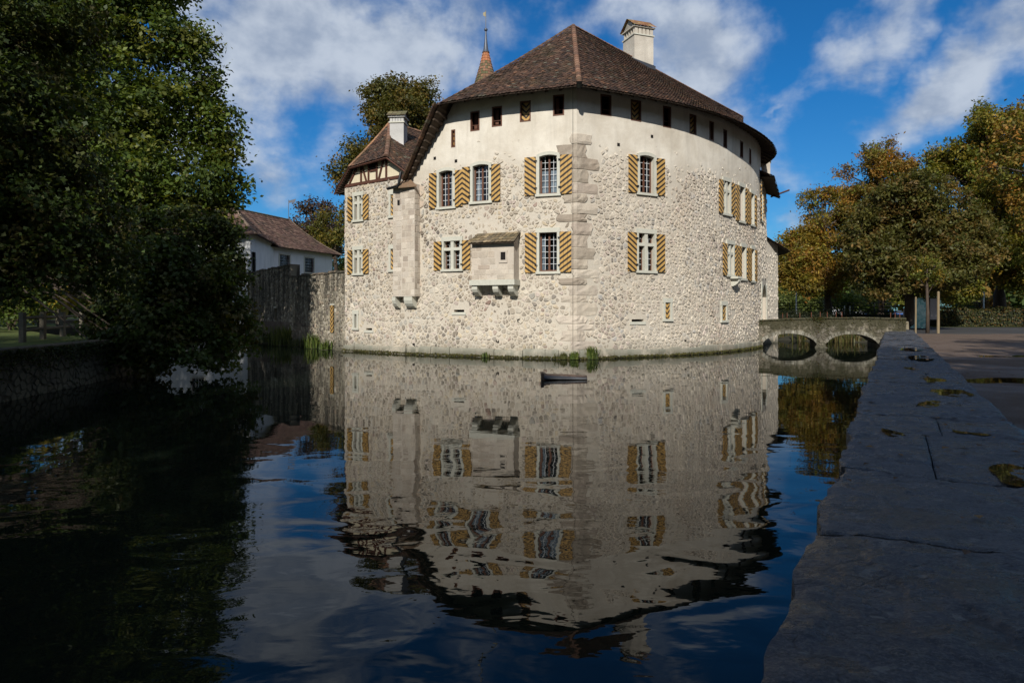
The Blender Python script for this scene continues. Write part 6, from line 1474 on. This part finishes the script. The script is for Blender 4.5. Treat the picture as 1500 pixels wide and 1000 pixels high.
tree('chestnut_tree', tuple(at(1330, 482, 52).xy)+(.65,), 2.9, cluster(1345, 335, 52, 96, 34, 12, .66, .34)+cluster(1350, 385, 51, 105, 22, 13, .32, .3), .40, 'broad dark brown-green chestnut over the info boards by the path', nper=30, size=.28, pal=DKB, clump=.52, dens=1.15, asp=.45, seed=23)
tree('chestnut_tree', tuple(at(1465, 470, 66).xy)+(.65,), 6, cluster(1478, 192, 65, 56, 20, 14, .98, .34)+cluster(1415, 245, 66, 52, 18, 15, .85, .34)+cluster(1372, 262, 66, 30, 8, 68, .8, .4)+cluster(1470, 320, 64, 78, 20, 16, .85, .36)+cluster(1450, 400, 62, 72, 12, 17, .5, .36), .55, 'tallest green and orange chestnut at the right edge of the view', nper=34, size=.32, pal=GRO, clump=.62, dens=1.5, asp=.45, seed=24)
tree('chestnut_tree', tuple(at(1540, 480, 58).xy)+(.65,), 5, cluster(1540, 260, 58, 95, 20, 18, 1.1, .34), .5, 'orange chestnut cut by the right edge of the view', nper=22, size=.3, pal=ORG+GRO, clump=.7, dens=.8, seed=25)
# trees behind the camera and beyond the right edge: they shade the foreground, as in the place
r = random.Random(300); bl = []
for i in range(20):
    a = r.uniform(0, 6.28); q = 5.2*math.sqrt(r.random()); bl.append((q*math.cos(a), q*math.sin(a), r.uniform(8, 20), r.uniform(2.4, 3.6)))
bl.append((0, 0, 20, 3))
proto = tree('plane_tree', (0, 0, .9), 7, bl, .35, 'x', group='trees behind the viewpoint', nper=20, size=.55, pal=GREEN[:4], clump=1.2, dens=1.0, seed=300)
SPOT = [(-27, -4), (-19, -11), (-11, -13), (-3.5, -15), (4, -14), (11, -10), (17, -2), (20.5, 3.5), (26, 9), (34, 13), (22, -9), (31, 0), (40, 8), (47, 16), (44, 26)]
for i, (x, y) in enumerate(SPOT):
    o = proto if i == 0 else proto.copy()
    if i:
        COL.objects.link(o)
        for ch in list(proto.children):
            c = ch.copy(); COL.objects.link(c); c.parent = o
            for g in ch.children: d_ = g.copy(); COL.objects.link(d_); d_.parent = c
    o.location = (x, y, .9); o.rotation_euler = (0, 0, i*1.7); sc_ = .98+.06*math.sin(i*2.3) if i not in (6, 7, 8, 9, 11) else .86; o.scale = (sc_, sc_, sc_)
    o['label'] = (ORD+['thirteenth', 'fourteenth', 'fifteenth', 'sixteenth'])[i]+' tall leafy tree behind the viewpoint'+(', towards the plaza' if i > 5 else ', on the near bank')
LFT = [(-33, 36, .8, 'tall tree behind the left bank fence, nearest the water'), (-41, 33, .85, 'tall tree behind the left bank, outermost on the left'), (-37, 43, .85, 'tall tree behind the left bank, between two others'), (-47, 41, .9, 'tall tree far back on the left bank'), (-35, 62, .8, 'tall tree behind the white house wing')]
for i, (x, y, k_, lb) in enumerate(LFT):
    o = proto.copy(); COL.objects.link(o)
    for ch in list(proto.children):
        c = ch.copy(); COL.objects.link(c); c.parent = o
        for g in ch.children: d_ = g.copy(); COL.objects.link(d_); d_.parent = c
    o.location = (x, y, 1.0); o.rotation_euler = (0, 0, i*2.1+.6); o.scale = (k_, k_, k_); o['label'] = lb; o['group'] = 'tall trees behind the left bank'
# bushes, hedges, far wood
def hedge(name, pts, w_, z0, z1, label, cols, size=.16, n_per=420, cat='hedge', seed=1, group=None):
    r = np.random.default_rng(seed); c0 = pts[0]; t = thing(name, (c0[0], c0[1], z0), label, cat, group); PP, NN = [], []; cr = MB()
    for a, b in zip(pts[:-1], pts[1:]):
        L = math.hypot(b[0]-a[0], b[1]-a[1]); N = int(L*n_per); u = r.random(N); tx, ty = (b[0]-a[0])/L, (b[1]-a[1])/L; nx, ny = ty, -tx
        side = r.choice([-1, 0, 1], N, p=[.2, .4, .4]); k_ = np.where(side == 0, r.uniform(-w_/2, w_/2, N), side*w_/2+r.normal(0, .06, N)); hv = .12*np.sin(u*L*1.3)+.08*np.sin(u*L*3.7)
        zz = np.where(side == 0, z1+hv+r.normal(0, .07, N), z0+(z1+hv-z0)*r.random(N)); PP.append(np.stack([a[0]+tx*u*L+nx*k_, a[1]+ty*u*L+ny*k_, zz], 1))
        nn = np.stack([nx*side, ny*side, np.where(side == 0, 1., .35)], 1)+r.normal(size=(N, 3))*.5; NN.append(nn/np.linalg.norm(nn, axis=1)[:, None])
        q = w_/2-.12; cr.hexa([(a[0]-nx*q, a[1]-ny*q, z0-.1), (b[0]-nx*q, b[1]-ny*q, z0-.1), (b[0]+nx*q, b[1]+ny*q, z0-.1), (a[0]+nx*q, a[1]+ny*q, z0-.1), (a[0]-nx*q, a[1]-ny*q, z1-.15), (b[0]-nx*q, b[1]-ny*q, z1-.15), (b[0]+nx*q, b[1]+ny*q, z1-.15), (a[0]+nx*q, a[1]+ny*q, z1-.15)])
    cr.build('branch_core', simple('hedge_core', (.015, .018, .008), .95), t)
    P_ = np.concatenate(PP); N_ = np.concatenate(NN); pal = np.array(cols); C_ = pal[r.integers(0, len(pal), len(P_))]*r.uniform(.6, 1.3, (len(P_), 1)); leaves('foliage', P_, N_, size, C_, t)
hedge('hedge', [(39, 63), (60, 61), (95, 58)], 2.2, .66, 2.25, 'wide clipped hedge along the far road, right of the info boards', [(.06, .07, .02), (.09, .08, .02), (.05, .06, .02), (.12, .07, .02)], .18, 300, seed=2)
hedge('hedge', [(19.6, 50.5), (24, 53), (31, 56)], 1.4, .66, 1.95, 'dark clipped hedge behind the stone bridge', [(.022, .03, .012), (.03, .035, .014)], .14, 320, seed=3)
def bush(c, rad, h, label, cols, seed, size=.2, group=None):
    r = random.Random(seed); bl = [(c[0]+r.uniform(-.5, .5)*rad, c[1]+r.uniform(-.3, .3)*rad, c[2]+h*r.uniform(.3, .75), rad*r.uniform(.35, .55)) for _ in range(9)]
    t = thing('bush', c, label, 'bush', group); tips = crown(bl, 22, size, cols, t, clump=rad*.22, dens=1.1, seed=seed); m = MB()
    for q in bl: m.tube([c, Vector(c).lerp(Vector(q[:3]), .5)+Vector((.1, 0, .1)), q[:3]], [.06, .04, .015], 5)
    m.build('stems', M_BARK, t)
LG = [(.10, .13, .03), (.08, .11, .025), (.13, .15, .04)]
bush((-24.5, 27.5, 1.1), 2.2, 3.2, 'light green sunlit bush beyond the fence on the left bank', LG, 61, .13)
bush((-25, 34, 1.1), 2.6, 3.6, 'round green bush further back on the left bank', GREEN, 62, .16)
for i, (px, dd, rad, h, lab, cols) in enumerate([(1160, 78, 3.2, 4.4, 'green bush behind the railing next to the castle end', LG), (1195, 80, 3.0, 4.0, 'second green bush behind the railing, by the no-entry sign', LG), (1240, 82, 3.0, 4.2, 'bush behind the railing between two chestnut trunks', GREEN),
        (1280, 84, 3.0, 3.8, 'bush behind the railing just left of the dark chestnut trunk', GREEN), (1400, 100, 4, 6.0, 'bush behind the far parked cars, right of the info boards', OLIVE), (1428, 76, 2.0, 3.6, 'bright green shrub above the hedge by the grey pole', [(.06, .12, .02), (.05, .1, .02)]), (1452, 74, 2.0, 3.0, 'orange-tinged shrub above the hedge at right', [(.2, .1, .03), (.14, .08, .02), (.07, .07, .02)])]):
    p = at(px, 470, dd); bush((p.x, p.y, .66), rad, h, lab, cols, 70+i, .26)
r9 = random.Random(9); FP, FN = [], []
rr_ = np.random.default_rng(4)
for x in range(-260, 330, 7):
    y = 135+rr_.uniform(-12, 25)+abs(x)*.1; h = rr_.uniform(10, 17); rad = rr_.uniform(5, 7.5)
    if -190 < x < -60: y -= 40
    N = 900; dd_ = unit(rr_, N); p = np.array([x, y, h*.55])+dd_*np.array([rad, rad, h*.5])*(1-.3*rr_.random((N, 1))); p[:, 2] = np.maximum(p[:, 2], .7); FP.append(p); nn = dd_*.6+np.array([0, 0, .5])+rr_.normal(size=(N, 3))*.4; FN.append(nn/np.linalg.norm(nn, axis=1)[:, None])
FP = np.concatenate(FP); FN = np.concatenate(FN); pal = np.array(OLIVE+GREEN+ORG2[:2]); blk = np.repeat(rr_.integers(0, len(pal), len(FP)//900), 900)
o = leaves('distant_wood', FP, FN, 1.5, pal[blk]*rr_.uniform(.6, 1.3, (len(FP), 1)), None, .8); tag(o, kind='stuff')

# ================================================================== fence, railing, signs, boards
fn = thing('wooden_fence', (-20, 24, 1.14), 'weathered post-and-rail wooden fence on the left bank, in the gap under the branches', 'fence')
M_FW = simple('grey_fence_wood', (.11, .095, .07), .85, .3, 8, stretch=(.3, .3, 1))
fpts = [at(33, 500, 20.6), at(63, 500, 23.0), at(92, 500, 25.4), at(120, 500, 28), at(140, 500, 31)]
for i, p in enumerate(fpts):
    m = MB(); m.box(p.x-.07, p.x+.07, p.y-.07, p.y+.07, 1.1, 2.05); m.build('post', M_FW, fn)
    if i:
        a = fpts[i-1]
        for z in (1.5, 1.88): m = MB(); m.tube([(a.x, a.y, z), (p.x, p.y, z+.01)], .05, 5); m.build('rail', M_FW, fn)
fn2 = thing('wooden_fence', (-30, 38, 1.14), 'second pale rail fence further back on the left bank', 'fence')
fp = [at(30, 470, 36), at(58, 470, 37), at(85, 470, 38)]
for i, p in enumerate(fp):
    m = MB(); m.box(p.x-.08, p.x+.08, p.y-.08, p.y+.08, 1.1, 2.2); m.build('post', M_FW, fn2)
    if i: m = MB(); a = fp[i-1]; m.tube([(a.x, a.y, 2.05), (p.x, p.y, 2.05)], .06, 5); m.build('rail', M_FW, fn2)
gp_ = MB(); gp_.face([(-34, 30, 1.146), (-22, 24, 1.146), (-20, 25.5, 1.146), (-32, 33, 1.146)]); gp_.build('gravel_path', M_GRAV, None, kind='structure')
rl = thing('metal_railing', (30, 62, .67), 'black metal railing on a low wall beyond the bridge, under the chestnuts', 'railing')
m = MB(); m.box(24, 44, 64.0, 64.3, .5, 1.75); m.build('low_wall', M_PLAST_D, rl)
for i in range(11): m = MB(); x = 24.1+i*1.98; m.box(x-.03, x+.03, 64.05, 64.11, 1.7, 2.85); m.build('post', M_IRON, rl)
for z in (2.82, 2.55, 2.28, 2.0): m = MB(); m.box(24.1, 43.9, 64.06, 64.10, z-.025, z+.025); m.build('rail', M_IRON, rl)
for i, (px, dd, h, lab) in enumerate([(1166.5, 74, 4.3, 'tall grey lamp-like pole next to the no-entry sign'), (1441, 72, 4.2, 'thin grey pole rising behind the hedge at right')]):
    p = at(px, 460, dd); t = thing('steel_pole', (p.x, p.y, .66), lab, 'pole'); m = MB(); m.tube([(p.x, p.y, .6), (p.x, p.y, h)], [.09, .06], 8); m.build('pole_shaft', simple('galvanised_steel', (.42, .45, .48), .4, .1, metal=.4), t)
    m = MB(); m.lathe((p.x, p.y, h-.02), [(.0, .1), (.08, .05), (.08, 0), (0, 0)], 8); m.build('cap', M_LEAD, t)
for i, px in enumerate((1206, 1237, 1245)):
    p = at(px, 460, 78); m = MB(); m.tube([(p.x, p.y, .6), (p.x, p.y, 2.7)], .06, 6); o = m.build('road_post', simple('pale_post', (.45, .46, .42), .6, .1), None); tag(o, ['pale slim post behind the railing, left of the others', 'pale slim post behind the railing, in the middle', 'pale slim post behind the railing, nearest the dark trunk'][i], 'post', 'pale posts behind the railing')
p = at(1174.5, 442, 88); ne = thing('no_entry_sign', (p.x, p.y, .67), 'round red no-entry sign with a white bar beside the grey pole', 'sign')
m = MB(); m.tube([(p.x, p.y+.05, .6), (p.x, p.y+.05, p.z+.35)], .04, 6); m.build('post', M_LEAD, ne)
def disc(c, r_, th, n_=24):
    m = MB(); a = [(c[0]+r_*math.cos(2*math.pi*i/n_), c[1], c[2]+r_*math.sin(2*math.pi*i/n_)) for i in range(n_)]; b = [(q[0], q[1]+th, q[2]) for q in a]
    m.poly(a+b, [tuple(range(n_)), tuple(range(n_, 2*n_))[::-1]]+[(i, i+n_, (i+1) % n_+n_, (i+1) % n_) for i in range(n_)]); return m
disc((p.x, p.y, p.z), .48, .03).build('sign_rim', simple('sign_white', (.75, .75, .75), .4, .03), ne); disc((p.x, p.y-.012, p.z), .45, .011).build('sign_face', simple('sign_red', (.55, .03, .04), .4, .05), ne)
m = MB(); m.box(p.x-.33, p.x+.33, p.y-.024, p.y-.013, p.z-.09, p.z+.09); m.build('white_bar', simple('sign_white', (.75, .75, .75), .4), ne)
# info boards between wooden stakes
p = at(1345.5, 458, 54); ib = thing('info_board', (p.x, p.y, .65), 'teal printed glass information panel standing by the path', 'information board')
def print_fn(t, m_):
    v = oc(t); a = t.noise(v, 2.2, 4, .6, 1.0); b = t.noise(v, 7, 3, .6); c = t.mix(t.rng(a, .4, .6), (.14, .42, .40, 1), (.55, .74, .70, 1)); c = t.mix(t.rng(b, .60, .66, 0, .8), c, (.50, .56, .52, 1)); pbsdf(t, c, .15, spec=.6)
M_PRINT = mat('teal_print_panel', print_fn)
m = MB(); m.box(p.x-.70, p.x+.70, p.y-.02, p.y+.02, .72, 3.10); m.build('printed_panel', M_PRINT, ib)
for sx in (-1, 1): m = MB(); m.box(p.x+sx*.735-.03, p.x+sx*.735+.03, p.y-.03, p.y+.03, .6, 3.12); m.build('frame_post', M_IRON, ib)
for z in (.69, 3.13): m = MB(); m.box(p.x-.705, p.x+.705, p.y-.028, p.y+.028, z-.025, z+.025); m.build('frame_rail', M_IRON, ib)
q = at(1368, 455, 51); gb = thing('notice_board', (q.x, q.y, .65), 'smaller grey notice board hung between the wooden stakes, right of the teal panel', 'notice board')
m = MB(); m.box(q.x-.30, q.x+.30, q.y-.02, q.y+.02, 1.45, 3.0); m.build('panel', simple('grey_pink_panel', (.34, .30, .30), .4, .12, 3), gb)
m = MB(); m.box(q.x-.33, q.x+.33, q.y-.03, q.y+.03, 3.0, 3.06); m.box(q.x-.33, q.x+.33, q.y-.03, q.y+.03, 1.39, 1.45); m.build('frame_rail', M_IRON, gb)
m = MB(); m.box(q.x-.36, q.x-.30, q.y-.03, q.y+.03, .6, 3.06); m.box(q.x+.30, q.x+.36, q.y-.03, q.y+.03, .6, 3.06); m.build('frame_post', M_IRON, gb)
M_STK = simple('stake_wood', (.22, .17, .10), .85, .25, 7, stretch=(1, 1, .2))
for px, w_, h, lab in ((1341.3, .055, 3.0, 'thin brown wooden stake in front of the teal panel'), (1374.3, .085, 3.35, 'thick yellowish wooden stake, rightmost by the boards')):
    p = at(px, 488, 44); m = MB(); m.tube([(p.x, p.y, .6), (p.x+.01, p.y, h-.05), (p.x+.01, p.y, h)], [w_, w_*.95, w_*.4], 8); o = m.build('wooden_stake', M_STK, None); tag(o, lab, 'stake')
p = at(1358.5, 488, 44.2); t = thing('young_tree', (p.x, p.y, .65), 'slim young tree trunk between the two wooden stakes', 'tree')
m = MB(); m.tube([(p.x, p.y, .6), (p.x+.02, p.y, 2.0), (p.x-.03, p.y, 3.4), (p.x, p.y, 4.8)], [.12, .10, .085, .04], 9); 
for a in range(5): m.tube([(p.x, p.y, 3.2+a*.3), (p.x+.7*math.cos(a*2.2), p.y+.7*math.sin(a*2.2), 4.2+a*.3)], [.04, .015], 5)
m.build('trunk', M_BARK, t, smooth=True); crown([(p.x, p.y, 4.8, .9), (p.x+.4, p.y, 4.3, .6), (p.x-.5, p.y, 4.4, .6)], 20, .16, GRO, t, clump=.35, dens=.8, seed=33)

# ---- parked cars
M_TYRE = simple('tyre_rubber', (.02, .02, .02), .9); M_RIM = simple('alloy_rim', (.45, .46, .48), .35, .05, metal=.8); M_CGL = simple('car_glass', (.02, .025, .03), .08, .05, spec=.7)
def car(loc, rot, col, label, van=False):
    t = thing('parked_car', (0, 0, 0), label, 'car', 'cars parked beyond the hedge')
    paint = simple('paint_%d' % int(sum(col)*1000), col, .25, .04, spec=.6)
    prof = [(-2.1, .35), (-2.15, .75), (-1.95, .95), (-1.55, 1.0), (-.95, 1.42), (.75, 1.46), (1.45, 1.02), (2.05, .88), (2.15, .6), (2.1, .35)] if not van else [(-2.3, .35), (-2.35, 1.0), (-2.25, 1.95), (1.0, 1.98), (1.6, 1.2), (2.25, 1.0), (2.35, .6), (2.3, .35)]
    N = len(prof); m = MB(); hwv = [.82 if z < 1.05 else .68 for x, z in prof]
    L_ = [(x, -w_, z) for (x, z), w_ in zip(prof, hwv)]; R_2 = [(x, w_, z) for (x, z), w_ in zip(prof, hwv)]
    m.poly(L_+R_2, [tuple(range(N))[::-1], tuple(range(N, 2*N))]+[(i, i+1, i+1+N, i+N) for i in range(N-1)]+[(N-1, 0, N, 2*N-1)])
    body = m.build('body', paint, t, bevel=.05)
    g = MB()
    for sy in (-1, 1):
        y0, y1 = sy*.825, sy*.70
        if not van:
            g.face([(-1.4, y0, 1.03), (-.1, y0, 1.03), (-.1, y1, 1.38), (-.9, y1, 1.36)]); g.face([(0, y0, 1.03), (1.25, y0, 1.03), (.72, y1, 1.38), (0, y1, 1.38)])
        else: g.face([(0.2, y0, 1.2), (1.35, y0, 1.2), (1.0, y1, 1.8), (.2, y1, 1.85)])
    if not van: g.face([(1.40, -.62, 1.06), (1.40, .62, 1.06), (.83, .58, 1.44), (.83, -.58, 1.44)]); g.face([(-1.52, -.62, 1.04), (-1.52, .62, 1.04), (-1.0, .58, 1.41), (-1.0, -.58, 1.41)])
    else: g.face([(1.62, -.62, 1.25), (1.62, .62, 1.25), (1.08, .58, 1.9), (1.08, -.58, 1.9)])
    g.build('windows', M_CGL, t)
    for x in (-1.35, 1.38):
        for y in (-.78, .78):
            m = MB(); m.tube([(x, y-.1, .32), (x, y+.1, .32)], .32, 16); wo = m.build('wheel', M_TYRE, t); m = MB(); m.tube([(x, y-.112, .32), (x, y+.112, .32)], .19, 10); m.build('rim', M_RIM, wo)
    for y in (-.6, .6): m = MB(); m.box(2.08, 2.17, y-.16, y+.16, .62, .78); m.build('headlight', simple('lamp_glass', (.7, .72, .72), .15, .03, spec=.7), t); m = MB(); m.box(-2.17, -2.08, y-.16, y+.16, .68, .86); m.build('tail_light', simple('tail_red', (.4, .02, .02), .3, .03), t)
    t.location = loc; t.rotation_euler = (0, 0, rot); return t
for px, dd, rot, col, lab, van in ((1262, 96, 2.9, (.5, .5, .52), 'silver parked car seen left of the dark chestnut trunk', False), (1285, 94, .3, (.04, .10, .28), 'blue parked car behind the hedge, left of the dark trunk', False), (1306, 97, 1.9, (.05, .12, .35), 'bright blue parked car nearest the dark trunk', False),
        (1393, 96, .2, (.05, .05, .06), 'black parked car just right of the boards', False), (1418, 92, 2.95, (.05, .08, .16), 'dark blue parked car beyond the middle of the hedge', False), (1455, 94, .1, (.45, .46, .48), 'grey parked car beyond the hedge, second from the right', False), (1490, 86, 3.0, (.08, .08, .10), 'dark grey parked car at the right edge beyond the hedge', False), (1228, 98, .2, (.7, .7, .7), 'white parked van under the small orange chestnut', True)):
    p = at(px, 460, dd); car((p.x, p.y, .69), rot, col, lab, van)
